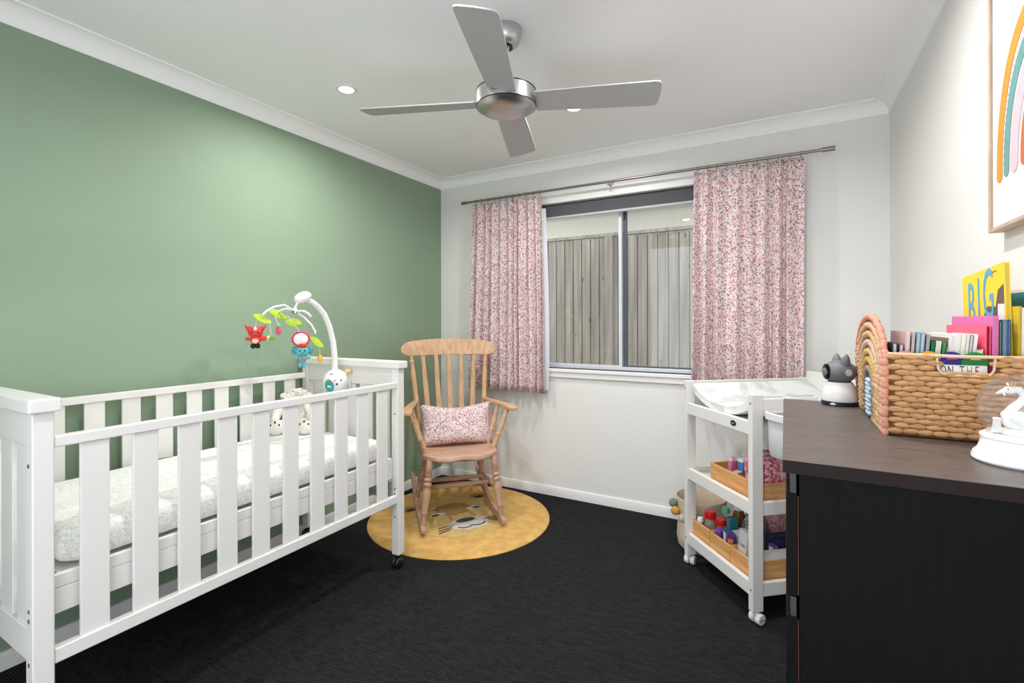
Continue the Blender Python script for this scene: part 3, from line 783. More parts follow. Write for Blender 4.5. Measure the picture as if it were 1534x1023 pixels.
# flat slats
for i, f in enumerate((-2, -1, 0, 1, 2)):
    b = MB(); vs = []; N = 9
    for k in range(N):
        t = k/(N-1); x = f*(.068+.022*t); y = .19+.155*t+.03*math.sin(PI*t)-.0; z = .425+.575*t; w = .0135+.004*math.sin(PI*min(1, t*1.1)); d = .006
        for dx, dy in ((-w, -d), (w, -d), (w, d), (-w, d)): vs.append(L(x+dx, y+dy, z))
    fs = [(3, 2, 1, 0), tuple(4*(N-1)+k for k in range(4))]
    for k in range(N-1):
        for j in range(4):
            l = (j+1) % 4; fs.append((4*k+j, 4*k+l, 4*k+4+l, 4*k+4+j))
    obj('slat', b.add(vs, fs), M['pine'], ch, bevel=.003)
# crest rail: curved board
b = MB(); vs = []; N = 25
for i in range(N):
    u = -1+2*i/(N-1); x = .328*u; y = .352-.035*u*u*-1*-1; y = .365-.04*u*u
    zt = 1.108-.026*u*u-(.03*max(0, (abs(u)-.86)/.14)**1.5); zb = .995-.006*u*u+(.03*max(0, (abs(u)-.88)/.12))
    for dy, z in ((-.012, zb), (.012, zb), (.016, zt), (-.006, zt)): vs.append(L(x, y+dy+(z-1.02)*.22, z))
fs = [(0, 1, 2, 3), tuple(4*(N-1)+k for k in (3, 2, 1, 0))]
for i in range(N-1):
    for k in range(4):
        l = (k+1) % 4; fs.append((4*i+k, 4*i+l, 4*i+4+l, 4*i+4+k))
obj('crest_rail', b.add(vs, fs), M['pine'], ch, bevel=.005, bseg=3)

def cushion(cx, cy, cz, w, h, t, tilt):
    m = CM @ T(cx, cy, cz) @ Matrix.Rotation(tilt, 4, 'X')
    def side(sg):
        def f(u, v):
            a, c = 2*u-1, 2*v-1
            pin = 1-.07*(1-a*a)*(c*c) ; pin2 = 1-.05*(1-c*c)*a*a
            e = max(0, (1-a**4)*(1-c**4))**.5
            x = a*w/2*pin2; z = c*h/2*(1-.13*(1-a*a))
            wr = noise.noise(Vector((x*14, sg*3, z*14)))*.008*e
            return m @ Vector((x, sg*(t/2*e)+wr, z+(-.008*math.cos(a*3) if c > 0 else 0)*c))
        return f
    b = MB(); b.grid(side(-1), 26, 18); b.grid(side(1), 26, 18)
    bmesh.ops.remove_doubles(b.bm, verts=b.bm.verts, dist=.0008)
    return b
cu = thing('cushion', 'pink floral cotton cushion on the rocking chair seat', 'cushion', L(.02, .1, .43))
obj('cover', cushion(.012, .098, .556, .465, .27, .13, math.radians(-17)), M['floral2'], cu, ang=80)

# ------------------------------------------------------------------ curtains and rod
RY, RZc = -.088, 2.148
rod = thing('curtain_rod', 'brushed nickel curtain rod above the window', 'curtain rod', (1.455, RY, RZc))
obj('pole', MB().tube([(.30, RY, RZc), (2.645, RY, RZc)], .0085, 12), M['rod'], rod)
obj('finial', MB().tube([(.268, RY, RZc), (.305, RY, RZc)], .0125, 14), M['rod'], rod)
obj('finial', MB().tube([(2.61, RY, RZc), (2.668, RY, RZc)], .0125, 14), M['rod'], rod)
for x in (1.43,):
    obj('bracket', MB().tube([(x, RY, RZc-.012), (x, RY+.03, RZc-.012), (x, -.004, RZc-.012)], .005, 8).bx(x-.011, x+.011, -.005, 0, RZc-.04, RZc+.018).bx(x-.007, x+.007, RY-.011, RY+.011, RZc-.016, RZc-.0086), M['rod'], rod)

def curtain(name, label, xa, xb, xa2, xb2, ztop, zbot, seed, nf, lin_side):
    root = thing(name, label, 'curtain', ((xa+xb)/2, RY, zbot), group='floral curtains')
    rnd = random.Random(seed)
    # irregular pleats
    cuts = [0]
    while cuts[-1] < 1: cuts.append(cuts[-1]+rnd.uniform(.6, 1.5)/nf)
    sc = cuts[-1]; cuts = [c/sc for c in cuts]; amps = [rnd.uniform(.5, 1.15) for _ in cuts]
    def off(u):
        for i in range(len(cuts)-1):
            if u <= cuts[i+1] or i == len(cuts)-2:
                t = (u-cuts[i])/(cuts[i+1]-cuts[i]); return amps[i]*math.cos(2*PI*t)
    def fn(u, v, dy=0):
        z = zbot+(ztop-zbot)*v
        x = (xa2+(xb2-xa2)*u)*(1-v)+(xa+(xb-xa)*u)*v
        A = .015+.019*(1-v)
        w = off(u)*A+noise.noise(Vector((u*7, v*2.2, seed)))*.012*(1-v*.8)
        x += noise.noise(Vector((u*9, v*1.5, seed+5)))*.01*(1-v)
        zz = z+.008*noise.noise(Vector((u*12, 0, seed))) if v in (0, 1) else z
        return Vector((x, RY+.003-w+dy, zz))
    b = MB().grid(lambda u, v: fn(u, v), 190, 26)
    c = obj('fabric', b, M['floral'], root, ang=180, solid=.0016)
    def lf_(u, v):
        v = .012+.93*v; xl = (xa2+.01+(xb2-xa2-.02)*u)*(1-v)+(xa+.006+(xb-xa-.012)*u)*v
        return Vector((xl+lin_side*(.004+.03*(1-v)*v*1.6), RY+.05+.004*math.cos(u*2*PI*nf), zbot+(ztop-zbot)*v))
    obj('lining', MB().grid(lf_, 190, 14), M['lining'], root, ang=180)
    for i in range(11):
        u = (i+.35)/10.7; x = xa+(xb-xa)*u
        obj('ring', MB().tube([(x, RY+.0155*math.cos(t), RZc-.004+.0155*math.sin(t)) for t in [2*PI*k/18 for k in range(18)]], .0017, 6, True)
            .tube([(x, RY-.002, RZc-.0195), (x, RY-.006, RZc-.03)], .0018, 6), M['rod'], root)
    return root
curtain('curtain', 'pink floral curtain on the left of the window behind the rocking chair', .378, .955, .352, .985, 2.122, .735, 3, 9, 1)
curtain('curtain', 'pink floral curtain on the right of the window behind the changing table', 1.965, 2.532, 1.945, 2.52, 2.128, .735, 11, 8, -1)

# ------------------------------------------------------------------ changing table
TA = math.atan2(.643, .766); TM = T(2.319, -.962, 0) @ Rz(TA)
TL, TW = .72, .52
tb = thing('changing_table', 'white open changing table on castors under the right curtain', 'changing table', TM @ Vector((TL/2, TW/2, 0)), TA)
def tbx(x0, x1, y0, y1, z0, z1): return MB().bx(x0, x1, y0, y1, z0, z1, 0, TM)
def P3(x, y, z): return TM @ Vector((x, y, z))
def castor(x, y, par, a):
    m = TM @ T(x, y, 0) @ Rz(a)
    b = MB()
    for s in (-1, 1):
        b.lathe([(.001, -.011), (.019, -.011), (.022, -.008), (.022, .008), (.019, .011), (.001, .011)], m @ T(.012, s*.0145, .0225) @ Matrix.Rotation(PI/2, 4, 'X'), 24)
    c = obj('castor', b, M['plastic'], par)
    obj('hood', MB().tube([m @ Vector((.012, 0, .03)), m @ Vector((0, 0, .054))], [.013, .011], 12), M['plastic'], c)
    obj('slot', MB().bx(-.002, .026, -.0267, -.0258, .0205, .0235, 0, m), M['grey'], c)
for x in (0, TL-.05):
    for y in (0, TW-.028):
        lg = obj('leg', tbx(x, x+.05, y, y+.028, .052, .936), M['white'], tb, bevel=.003)
        castor(x+.02, y+.014, lg, math.radians(15 if y < .1 else 40))
for z0, z1 in ((.768, .825), (.44, .497), (.11, .168)):
    for x in (.004, TL-.026):
        if x > .1 and z0 > .7: continue
        obj('end_rail', tbx(x, x+.022, .028, TW-.028, z0, z1), M['white'], tb, bevel=.004)
    if z0 < .7:
        for y in (.003, TW-.023): obj('side_rail', tbx(.05, TL-.05, y, y+.02, z0, z1), M['white'], tb, bevel=.004)
        obj('shelf', tbx(.026, TL-.026, .023, TW-.023, z0+.014, z0+.032), M['white'], tb)
obj('side_rail', tbx(.05, TL-.05, .003, .023, .845, .918), M['white'], tb, bevel=.004)
obj('side_rail', tbx(.05, TL-.05, TW-.023, TW-.003, .80, .934), M['white'], tb, bevel=.004)
obj('end_panel', tbx(TL-.026, TL-.006, .026, TW-.026, .80, .972), M['white'], tb, bevel=.004)
obj('top_board', tbx(.026, TL-.026, .023, TW-.023, .80, .815), M['white'], tb)
bd = obj('maker_badge', MB().lathe([(.0005, .0018), (.018, .0018), (.0195, 0)], TM @ T(.0038, .128, .797) @ Matrix.Rotation(-PI/2, 4, 'Y'), 28, sx=.62), M['black'], tb)
b = MB(); yy = .1385
for w_, h_ in ((.0022, .0042), (.0018, .003), (.0022, .0036), (.0016, .003), (.0024, .0046), (.002, .003)):   # worn, unreadable wordmark
    b.bx(.0012, .0022, yy-w_, yy, .797-h_/2, .797+h_/2, 0, TM); yy -= w_+.0012
obj('wordmark', b, flat((196, 196, 192)), bd)
for y, z in ((.012, .9), (.012, .14), (TW-.014, .9), (TW-.014, .14)):
    obj('bolt', MB().tube([P3(-.001, y, z), P3(.004, y, z)], .0045, 10), M['grey'], tb)

# contoured change mat
pad = thing('change_mat', 'white contoured change mat on top of the changing table', 'change mat', P3(TL/2, TW/2, .8155), TA)
prof = []
NP = 22
up = []; dnp = []
for k in range(NP+1):
    t = k/NP; y = .035+(TW-.07)*t; c = (2*t-1)
    up.append((y, .852+.072*abs(c)**2.4)); dnp.append((y, .818+.07*max(0, abs(c)-.25)**1.6*1.4))
out = dnp+up[::-1]
b = MB(); vs = []; n = len(out); XS = [.03, .036, .05, .2, .35, .5, .62, .68, .688]
for i, x in enumerate(XS):
    f = [.9, .97, 1, 1, 1, 1, 1, .97, .9][i]
    for y, z in out: vs.append(P3(x, TW/2+(y-TW/2)*(.985 if f < 1 else 1), .855+(z-.855)*f))
fs = [tuple(range(n)), tuple((len(XS)-1)*n+k for k in range(n))[::-1]]
for i in range(len(XS)-1):
    for j in range(n):
        k = (j+1) % n; fs.append((i*n+j, i*n+k, (i+1)*n+k, (i+1)*n+j))
M['padcov'] = mat('white_padded_cover', (228, 230, 229), .5, vary=(7, (204, 210, 208), .52, .58))
obj('padded_cover', b.add(vs, fs), M['padcov'], pad, ang=50)

# bamboo trays
def tray(label, x0, x1, y0, y1, z0, h, wall=.008):
    t = thing('bamboo_tray', label, 'tray', P3((x0+x1)/2, (y0+y1)/2, z0), TA, 'bamboo trays on the changing table')
    obj('base', tbx(x0+wall, x1-wall, y0+wall, y1-wall, z0, z0+.006), M['bamboo'], t)
    obj('side', tbx(x0, x0+wall, y0, y1, z0, z0+h), M['bamboo'], t, bevel=.0015)
    obj('side', tbx(x1-wall, x1, y0, y1, z0, z0+h), M['bamboo'], t, bevel=.0015)
    obj('side', tbx(x0+wall, x1-wall, y0, y0+wall, z0, z0+h), M['bamboo'], t, bevel=.0015)
    obj('side', tbx(x0+wall, x1-wall, y1-wall, y1, z0, z0+h), M['bamboo'], t, bevel=.0015)
    return t
zm, zl = .472+.0005, .142+.0005
t = tray('wide bamboo tray with a divider on the middle shelf of the changing table', .045, .42, .03, .36, zm, .088)
obj('divider', tbx(.053, .412, .195, .201, zm+.006, zm+.07), M['bamboo'], t)
tray('bamboo tray nearest the window on the bottom shelf, red lidded bottles in it', .03, .40, .345, .49, zl, .095)
tray('bamboo tray in the middle of the bottom shelf, small blue box in it', .03, .40, .192, .341, zl, .095)
tray('bamboo tray nearest the dresser on the bottom shelf, white carton in it', .03, .40, .034, .188, zl, .095)

def box_thing(name, label, cat, x, y, z, w, d, h, col, rz=0., tilt=0., accents=(), group=None, bev=.002):
    m = TM @ T(x, y, z) @ Rz(rz) @ Matrix.Rotation(tilt, 4, 'Y')
    r = thing(name, label, cat, m @ Vector((0, 0, 0)), TA+rz, group)
    o = obj('carton', MB().bx(-w/2, w/2, -d/2, d/2, 0, h, 0, m), flat(col), r, bevel=bev)
    for (nm, x0, x1, y0, y1, z0, z1, c) in accents:
        obj(nm, MB().bx(x0, x1, y0, y1, z0, z1, 0, m), flat(c), r)
    return r, m
def pack(name, label, cat, x, y, z, w, d, h, cols, rz=0., seed=1):
    """soft printed pouch"""
    m = TM @ T(x, y, z) @ Rz(rz)
    r = thing(name, label, cat, m @ Vector((0, 0, 0)), TA+rz)
    key = 'pk%d' % seed
    mm = bpy.data.materials.new(key); mm.use_nodes = True
    nt = mm.node_tree; N = nt.nodes; Ln = nt.links; bs = N['Principled BSDF']; bs.inputs['Roughness'].default_value = .35
    tc = N.new('ShaderNodeTexCoord'); v = N.new('ShaderNodeTexVoronoi'); v.inputs['Scale'].default_value = 95
    Ln.new(tc.outputs['Object'], v.inputs['Vector']); sp = N.new('ShaderNodeSeparateColor'); Ln.new(v.outputs['Color'], sp.inputs[0])
    rp = N.new('ShaderNodeValToRGB'); rp.color_ramp.interpolation = 'CONSTANT'; e = rp.color_ramp.elements
    while len(e) < len(cols): e.new(.5)
    for i, c in enumerate(cols): e[i].position = i/len(cols); e[i].color = (*lin(c), 1)
    Ln.new(sp.outputs[0], rp.inputs[0]); Ln.new(rp.outputs[0], bs.inputs['Base Color'])
    def fn(u, v):
        a = 2*PI*u; t = v
        sx = math.copysign(abs(math.cos(a))**.45, math.cos(a)); sy = math.copysign(abs(math.sin(a))**.45, math.sin(a))
        k = max(.04, (1-abs(2*t-1)**5))**.5
        ky = k*(1 if t < .75 else max(.06, 1-(t-.75)*3.7))
        w_ = noise.noise(Vector((sx*2, sy*2, t*3+seed)))*.05
        return m @ Vector((sx*w/2*(.8+.2*k)*(1+w_), sy*d/2*ky*(1+w_), h*t))
    b = MB().grid(fn, 28, 16, cu=True)
    nv = len(b.bm.verts); b.bm.verts.ensure_lookup_table()
    b.bm.faces.new([b.bm.verts[i] for i in range(28)]); b.bm.faces.new([b.bm.verts[nv-28+i] for i in range(28)])
    obj('wrapper', b, mm, r, ang=70)
    return r
# middle shelf
pack('nappy_pack', 'pink printed nappy pack standing in the tray on the middle shelf', 'nappy pack', .16, .115, zm+.0065, .17, .12, .20, [(222, 92, 132), (236, 164, 180), (240, 196, 204), (214, 70, 110), (244, 214, 216), (210, 120, 110)], .1, 5)
pack('wipes_pack', 'pale pink wipes pouch lying behind the nappy pack', 'wipes', .32, .12, zm+.0065, .10, .11, .15, [(244, 214, 214), (236, 170, 180), (246, 236, 232)], .3, 6)
box_thing('ointment_tube', 'small pink tube poking over the far edge of the tray', 'tube', .115, .305, zm+.01, .03, .022, .095, (232, 128, 160), .3, .1, [('cap', -.012, .012, -.009, .009, .0952, .112, (246, 206, 220))])
box_thing('cream_jar', 'small blue and white jar by the far edge of the tray', 'jar', .165, .285, zm+.0065, .034, .03, .098, (96, 140, 214), .2, 0, [('lid', -.017, .017, -.015, .015, .0982, .112, (240, 240, 244))])
box_thing('cotton_bud_box', 'small white box with pink band inside the tray on the middle shelf', 'box', .1, .238, zm+.0065, .05, .03, .07, (238, 226, 228), .5, 0, [('band', -.0255, .0255, -.0155, .0155, .02, .035, (226, 140, 170))])
# lower shelf bottles
def bottle(label, x, y, z, r, h, body, lid, lidh=.03, lidr=None, tilt=0., tdir=0.):
    m = TM @ T(x, y, z) @ Rz(tdir) @ Matrix.Rotation(tilt, 4, 'X')
    t = thing('bottle', label, 'bottle', m @ Vector((0, 0, 0)), TA)
    obj('body', MB().lathe([(.001, 0), (r*.92, 0), (r, .006), (r, h*.78), (r*.8, h*.9), (r*.62, h), (.001, h)], m, 20), body, t)
    lr = lidr or r*.75
    obj('lid', MB().lathe([(.001, h+.0002), (lr, h+.0002), (lr*1.05, h+lidh*.3), (lr*.9, h+lidh), (.001, h+lidh)], m, 20), lid, t)
    return t
red = flat((206, 24, 30), .3); zt = zl+.0065
bottle('clear bottle with a red lid at the window end of the bottom shelf', .085, .425, zt, .027, .115, M['clear'], red, .034, .027)
bottle('clear bottle with a red lid leaning beside the brown bottle', .112, .378, zt, .02, .10, M['clear'], red, .026, .026)
bottle('brown sauce bottle with a white cap behind the red lidded bottles', .225, .40, zt, .03, .155, flat((122, 82, 38), .25), flat((232, 232, 232), .3), .04, .024)
bottle('small white jar at the window end of the bottom tray', .055, .462, zt, .013, .085, flat((226, 232, 234), .3), flat((240, 244, 244), .3), .02, .014)
bottle('clear bottle with a mint lid behind the red lidded bottles', .19, .455, zt, .023, .12, M['clear'], flat((120, 206, 178), .4), .028, .02)
tub = thing('clear_tub', 'clear lidded tub at the back of the bottom shelf tray', 'tub', P3(.34, .42, zt), TA)
obj('body', MB().lathe([(.001, 0), (.045, 0), (.05, .13), (.047, .13), (.042, .004), (.001, .004)], TM @ T(.335, .42, zt), 24), M['clear'], tub)
obj('lid', MB().lathe([(.001, .1302), (.053, .1302), (.053, .142), (.001, .144)], TM @ T(.335, .42, zt), 24), M['clear'], tub)
# middle tray
box_thing('medicine_box', 'small blue and white medicine box with a red stripe on the bottom shelf', 'box', .075, .262, zt, .036, .045, .118, (52, 86, 176), -.25, 0, [('face_panel', -.0187, -.0181, -.018, .018, .062, .112, (226, 234, 246)), ('stripe', -.0192, -.0188, -.018, -.008, .062, .112, (206, 60, 70)), ('side_panel', -.014, .014, -.0232, -.0226, .05, .112, (150, 60, 90))])
box_thing('thermometer_case', 'small purple case in the middle tray of the bottom shelf', 'case', .06, .308, zt, .03, .026, .1, (108, 62, 152), .2, 0, [('lid', -.0152, .0152, -.0132, .0132, .1, .11, (140, 84, 178))])
zb_ = pack('zip_bag', 'grey see-through zip bag of small things standing in the middle tray', 'bag', .21, .266, zt, .09, .08, .19, [(150, 156, 164), (96, 104, 116), (190, 190, 194), (74, 98, 108), (168, 150, 128)], .1, 9)
box_thing('teal_carton', 'teal carton behind the small red lidded bottle', 'box', .13, .314, zt, .05, .02, .155, (44, 124, 128), .1, 0, [('label_panel', -.0258, -.0251, -.008, .008, .05, .1, (230, 232, 230))])
box_thing('wet_wipe_tub', 'pale grey tissue box lying behind the blue box', 'box', .13, .25, zt, .044, .07, .102, (190, 194, 198), .05, 0, [('lid', -.026, .026, -.041, .041, .1022, .108, (214, 216, 220))])
# near tray
r, m = box_thing('white_carton', 'white carton lettered across the front leaning in the near bottom tray', 'box', .062, .148, zt+.004, .03, .062, .165, (206, 200, 200), -.12, .12)
me = text_mesh('COBO', .019)
obj('lettering', MB().mesh(me, m @ T(-.0152, 0, .096) @ Rz(-PI/2) @ Matrix.Rotation(PI/2, 4, 'X')), flat((70, 66, 68)), r)
bottle('copper coloured round pot between the carton and the blue box', .052, .215, zt, .012, .09, flat((150, 96, 70), .35), flat((172, 112, 84), .35), .012, .013)
box_thing('navy_pouch', 'navy blue pouch lying across the near bottom tray', 'pouch', .26, .122, zt+.0, .16, .09, .145, (38, 40, 84), .05, 0, [('zip', -.08, .08, -.003, .003, .1452, .149, (70, 70, 110))], bev=.012)
pack('pink_packet', 'pale pink soft packet standing at the back of the near bottom tray', 'packet', .325, .266, zt, .10, .07, .25, [(222, 170, 180), (206, 130, 148), (232, 196, 200)], .2, 12)
box_thing('white_liner_box', 'white low box in front of the navy pouch', 'box', .2, .049, zt+.0, .26, .012, .122, (232, 228, 226), 0, 0, [('edge', -.13, .13, -.0065, .0065, .1222, .124, (214, 208, 206))])
box_thing('purple_packet', 'purple flat packet beside the navy pouch', 'packet', .155, .075, zt+.0, .02, .036, .135, (108, 74, 150), 0, 0, [('label_panel', -.0108, -.0102, -.012, .012, .09, .125, (220, 214, 232))])
box_thing('aqua_pack', 'aqua blue pack at the dresser end of the near tray', 'pack', .366, .1, zt+.0, .03, .09, .16, (96, 178, 190), 0, 0, [('label_panel', -.0158, -.0152, -.03, .03, .06, .12, (210, 236, 238))])

# clear tub hooked on the near long side
tc_ = thing('hanging_tub', 'translucent plastic tub with a white rim hooked on the side of the changing table', 'tub', P3(.24, -.085, .71), TA)
def rrect(cx, cy, hx, hy, r, n=6):
    P = []
    for sx, sy, a0 in ((1, 1, 0), (-1, 1, 90), (-1, -1, 180), (1, -1, 270)):
        for k in range(n+1):
            a = math.radians(a0+90*k/n); P.append((cx+sx*(hx-r)+r*math.cos(a), cy+sy*(hy-r)+r*math.sin(a)))
    return P
def loft(secs, capb=True, capt=False):
    b = MB(); n = len(secs[0][0]); vs = [P3(x, y, z) for ring, z in secs for x, y in ring]; fs = []
    for i in range(len(secs)-1):
        for j in range(n):
            k = (j+1) % n; fs.append((i*n+j, i*n+k, (i+1)*n+k, (i+1)*n+j))
    if capb: fs.append(tuple(range(n))[::-1])
    if capt: fs.append(tuple((len(secs)-1)*n+j for j in range(n)))
    return b.add(vs, fs)
hx, hy, cxx, cyy = .185, .08, .218, -.088
obj('body', loft([(rrect(cxx, cyy, hx-.016, hy-.016, .03), .70), (rrect(cxx, cyy, hx-.009, hy-.010, .04), .72), (rrect(cxx, cyy, hx-.004, hy-.004, .045), .862)]), M['frost'], tc_, solid=.0015)
obj('rim', loft([(rrect(cxx, cyy, hx-.004, hy-.004, .045), .845), (rrect(cxx, cyy, hx+.004, hy+.004, .05), .847), (rrect(cxx, cyy, hx+.005, hy+.005, .05), .872), (rrect(cxx, cyy, hx-.004, hy-.004, .045), .874), (rrect(cxx, cyy, hx-.006, hy-.006, .045), .862)], False), M['plastic'], tc_)
obj('hook', MB().bx(.16, .19, -.012, .0025, .85, .921, 0, TM).bx(.16, .19, -.003, .03, .9185, .923, 0, TM), M['plastic'], tc_)
obj('hook', MB().bx(.31, .34, -.012, .0025, .85, .921, 0, TM).bx(.31, .34, -.003, .03, .9185, .923, 0, TM), M['plastic'], tc_)
mc = thing('folded_muslin', 'white folded muslin cloth inside the hanging tub', 'cloth', P3(.26, -.088, .735), TA)
for k in range(3):
    obj('fold', loft([(rrect(.265, -.088, .11, .05, .02), .738+.026*k), (rrect(.265, -.088, .12, .056, .03), .745+.026*k), (rrect(.265, -.088, .12, .056, .03), .756+.026*k), (rrect(.265, -.088, .11, .05, .02), .762+.026*k)], True, True), flat((236, 214, 218) if k == 1 else (240, 238, 238), .9), mc)

# fabric basket with pompoms
bx_, by_ = 2.035, -.335
bk = thing('pompom_basket', 'cream fabric basket with felt pompoms on the floor behind the changing table', 'basket', (bx_, by_, 0))
prf = [(.001, .001), (.105, .001), (.122, .02), (.128, .06), (.124, .12), (.118, .17), (.122, .22), (.128, .262), (.13, .275), (.128, .28), (.125, .275), (.118, .22), (.113, .17), (.118, .1), (.11, .02), (.001, .012)]
m_ = mat('cream_canvas', (222, 206, 182), .95, spec=.1, bump=(300, .5))
obj('basket_body', MB().lathe(prf, T(bx_, by_, 0), 40), m_, bk)
for a, z, c in ((213, .205, (206, 160, 80)), (188, .225, (128, 140, 110)), (240, .19, (206, 196, 186)), (160, .2, (206, 160, 80)), (270, .205, (150, 112, 102))):
    aa = math.radians(a); rr_ = .146
    mm = M.setdefault('pom%d%d%d' % c, mat('felt_%d' % c[0], c, 1., spec=.05, bump=(220, .8)))
    obj('pompom', MB().ell((bx_+rr_*math.cos(aa), by_+rr_*math.sin(aa), z), .0235, None, 16, 12), mm, bk)

# ------------------------------------------------------------------ dresser
DX0, DX1, DYN, DYF, DZ = 2.430, 2.897, -2.143, -1.349, .985
dr = thing('chest_of_drawers', 'black brown wooden chest of drawers against the right wall', 'chest of drawers', ((DX0+DX1)/2, (DYN+DYF)/2, 0))
obj('top', MB().bx(DX0, DX1, DYN, DYF, DZ-.024, DZ), M['blacktop_sheen'], dr, bevel=.0012)
obj('edge_band_or_shade', MB().bx(DX0+.0005, DX1-.0005, DYN-.0006, DYN+.0002, DZ-.0235, DZ-.0006), mat('shaded_edge_brown', (38, 30, 29), .6, spec=.15), dr)  # thin strip painting the unlit look onto the top's near edge
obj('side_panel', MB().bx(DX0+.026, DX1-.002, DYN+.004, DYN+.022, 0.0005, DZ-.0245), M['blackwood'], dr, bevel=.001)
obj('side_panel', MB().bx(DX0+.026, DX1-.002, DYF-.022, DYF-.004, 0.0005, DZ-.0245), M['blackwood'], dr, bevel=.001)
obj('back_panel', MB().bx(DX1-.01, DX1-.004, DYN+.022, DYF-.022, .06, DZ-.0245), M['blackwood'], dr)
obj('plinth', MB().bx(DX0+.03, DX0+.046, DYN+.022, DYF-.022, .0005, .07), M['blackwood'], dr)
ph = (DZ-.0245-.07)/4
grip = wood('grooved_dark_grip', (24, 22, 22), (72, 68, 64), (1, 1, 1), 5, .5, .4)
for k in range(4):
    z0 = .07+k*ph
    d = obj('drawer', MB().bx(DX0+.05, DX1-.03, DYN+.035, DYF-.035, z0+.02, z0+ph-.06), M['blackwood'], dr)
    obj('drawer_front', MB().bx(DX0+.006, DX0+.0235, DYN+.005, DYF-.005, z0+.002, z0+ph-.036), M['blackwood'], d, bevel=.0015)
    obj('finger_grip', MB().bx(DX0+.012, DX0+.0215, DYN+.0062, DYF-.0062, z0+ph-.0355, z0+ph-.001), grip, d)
    # thin reddish edge band shows along the front's rear edge
    obj('edge_band_or_shade', MB().bx(DX0+.0238, DX0+.0252, DYN+.0045, DYN+.006, z0+.004, z0+ph-.04), flat((84, 52, 38)), d)

# baby monitor
bmx, bmy = 2.577, -1.402
bmn = thing('baby_monitor', 'white and grey cat eared baby monitor camera on the far corner of the chest', 'baby monitor', (bmx, bmy, DZ))
obj('foot', MB().lathe([(.001, .0004), (.046, .0004), (.0475, .006), (.0465, .013), (.001, .013)], T(bmx, bmy, DZ), 36), flat((44, 46, 54), .35), bmn)
obj('status_window', MB().ell((bmx-.018, bmy-.0425, DZ+.006), (.009, .004, .004)), flat((206, 208, 214), .3), bmn)
obj('body', MB().lathe([(.001, .0132), (.0455, .0132), (.0462, .022), (.043, .042), (.0375, .06), (.0335, .0685), (.001, .0685)], T(bmx, bmy, DZ), 36), M['plastic'], bmn)
look = Vector((-.93, -.36, 0)).normalized(); sd = Vector((.36, -.93, 0)).normalized()
hc = Vector((bmx, bmy, DZ+.099))
hr = Rz(math.atan2(look.y, look.x))
hd = obj('head', MB().ell(hc, (.045, .040, .035), hr, 28, 18).lathe([(.001, -.034), (.028, -.034), (.03, -.028), (.001, -.028)], T(hc), 28), M['grey'], bmn)
q = look.to_track_quat('Z', 'Y').to_matrix().to_4x4()
obj('lens', MB().lathe([(.0005, .0415), (.012, .042), (.0185, .0405), (.0235, .0375), (.0235, .034), (.0005, .034)], T(hc) @ q, 28), flat((14, 14, 18), .08), hd)
for s in (-1, 1):
    obj('ear', MB().turned(hc+sd*s*.021-look*.004+Vector((0, 0, .024)), hc+sd*s*.0305-look*.006+Vector((0, 0, .054)), [(.0135, 0), (.0125, .35), (.0085, .7), (.003, .95), (.0008, 1)], 18), M['grey'], hd)
    q2 = (sd*s).to_track_quat('Z', 'Y').to_matrix().to_4x4()
    obj('side_disc', MB().lathe([(.0005, .041), (.0092, .0408), (.01, .036), (.0005, .036)], T(hc-look*.006) @ q2, 24), M['greyl'], hd)
obj('cable', MB().tube([(bmx+.03, bmy+.03, DZ+.006), (bmx+.036, bmy+.04, DZ+.004), (bmx+.04, bmy+.046, DZ+.003), (bmx+.04, DYF+.003, DZ+.0035), (bmx+.04, DYF+.006, DZ-.03)], .0022, 8), M['plastic'], bmn)

# woven house-shaped book basket
BX0, BX1, BY0, BY1, BZ = 2.631, 2.892, -1.822, -1.356, DZ
bb = thing('book_basket', 'woven seagrass book basket with a coloured house shaped end on the chest', 'basket', ((BX0+BX1)/2, (BY0+BY1)/2, BZ))
def weave(name): return wood(name, (170, 122, 76), (218, 172, 122), (1.5, 1, 12), 20, .7, .3)
M['weave'] = weave('seagrass'); M['weave_d'] = flat((112, 78, 48), .9)
HT = 1.162
def weave_panel(y, holes):
    b = MB(); rows = 15; pitch = (HT-.004-BZ)/rows
    for r in range(rows):
        z = BZ+.006+pitch*(r+.5); n = 10; w = (BX1-BX0)/n
        for c in range(-1, n+1):
            x = BX0+w*(c+.5+(.5 if r % 2 else 0))+random.uniform(-.002, .002)
            if x < BX0+.004 or x > BX1: continue
            if holes and 2.716 < x < 2.803 and 1.126 < z: continue
            b.ell((x, y, z+random.uniform(-.0006, .0006)), (w*.62, .0052+random.uniform(0, .0012), pitch*.60), Matrix.Rotation(random.uniform(-.07, .12), 4, 'Y'), 10, 6)
    if holes:
        b.bx(BX0, 2.716, y, y+.004, BZ+.003, HT, 1); b.bx(2.803, BX1, y, y+.004, BZ+.003, HT, 1); b.bx(2.716, 2.803, y, y+.004, BZ+.003, 1.122, 1)
    else: b.bx(BX0, BX1, y-.002, y+.002, BZ+.003, HT, 1)
    return b
obj('front_panel', weave_panel(BY0+.006, True), [M['weave'], M['weave_d']], bb, ang=60)
obj('back_panel', weave_panel(BY1-.006, False), [M['weave'], M['weave_d']], bb, ang=60)
obj('bottom', MB().bx(BX0+.004, BX1-.002, BY0+.012, BY1-.012, BZ+.001, BZ+.005), M['weave_d'], bb)
obj('rim', MB().tube([(BX0, BY0+.006, HT+.002), ((BX0+BX1)/2, BY0+.006, HT-.001), (BX1, BY0+.006, HT)], .0035, 8), M['rimwire'], bb)
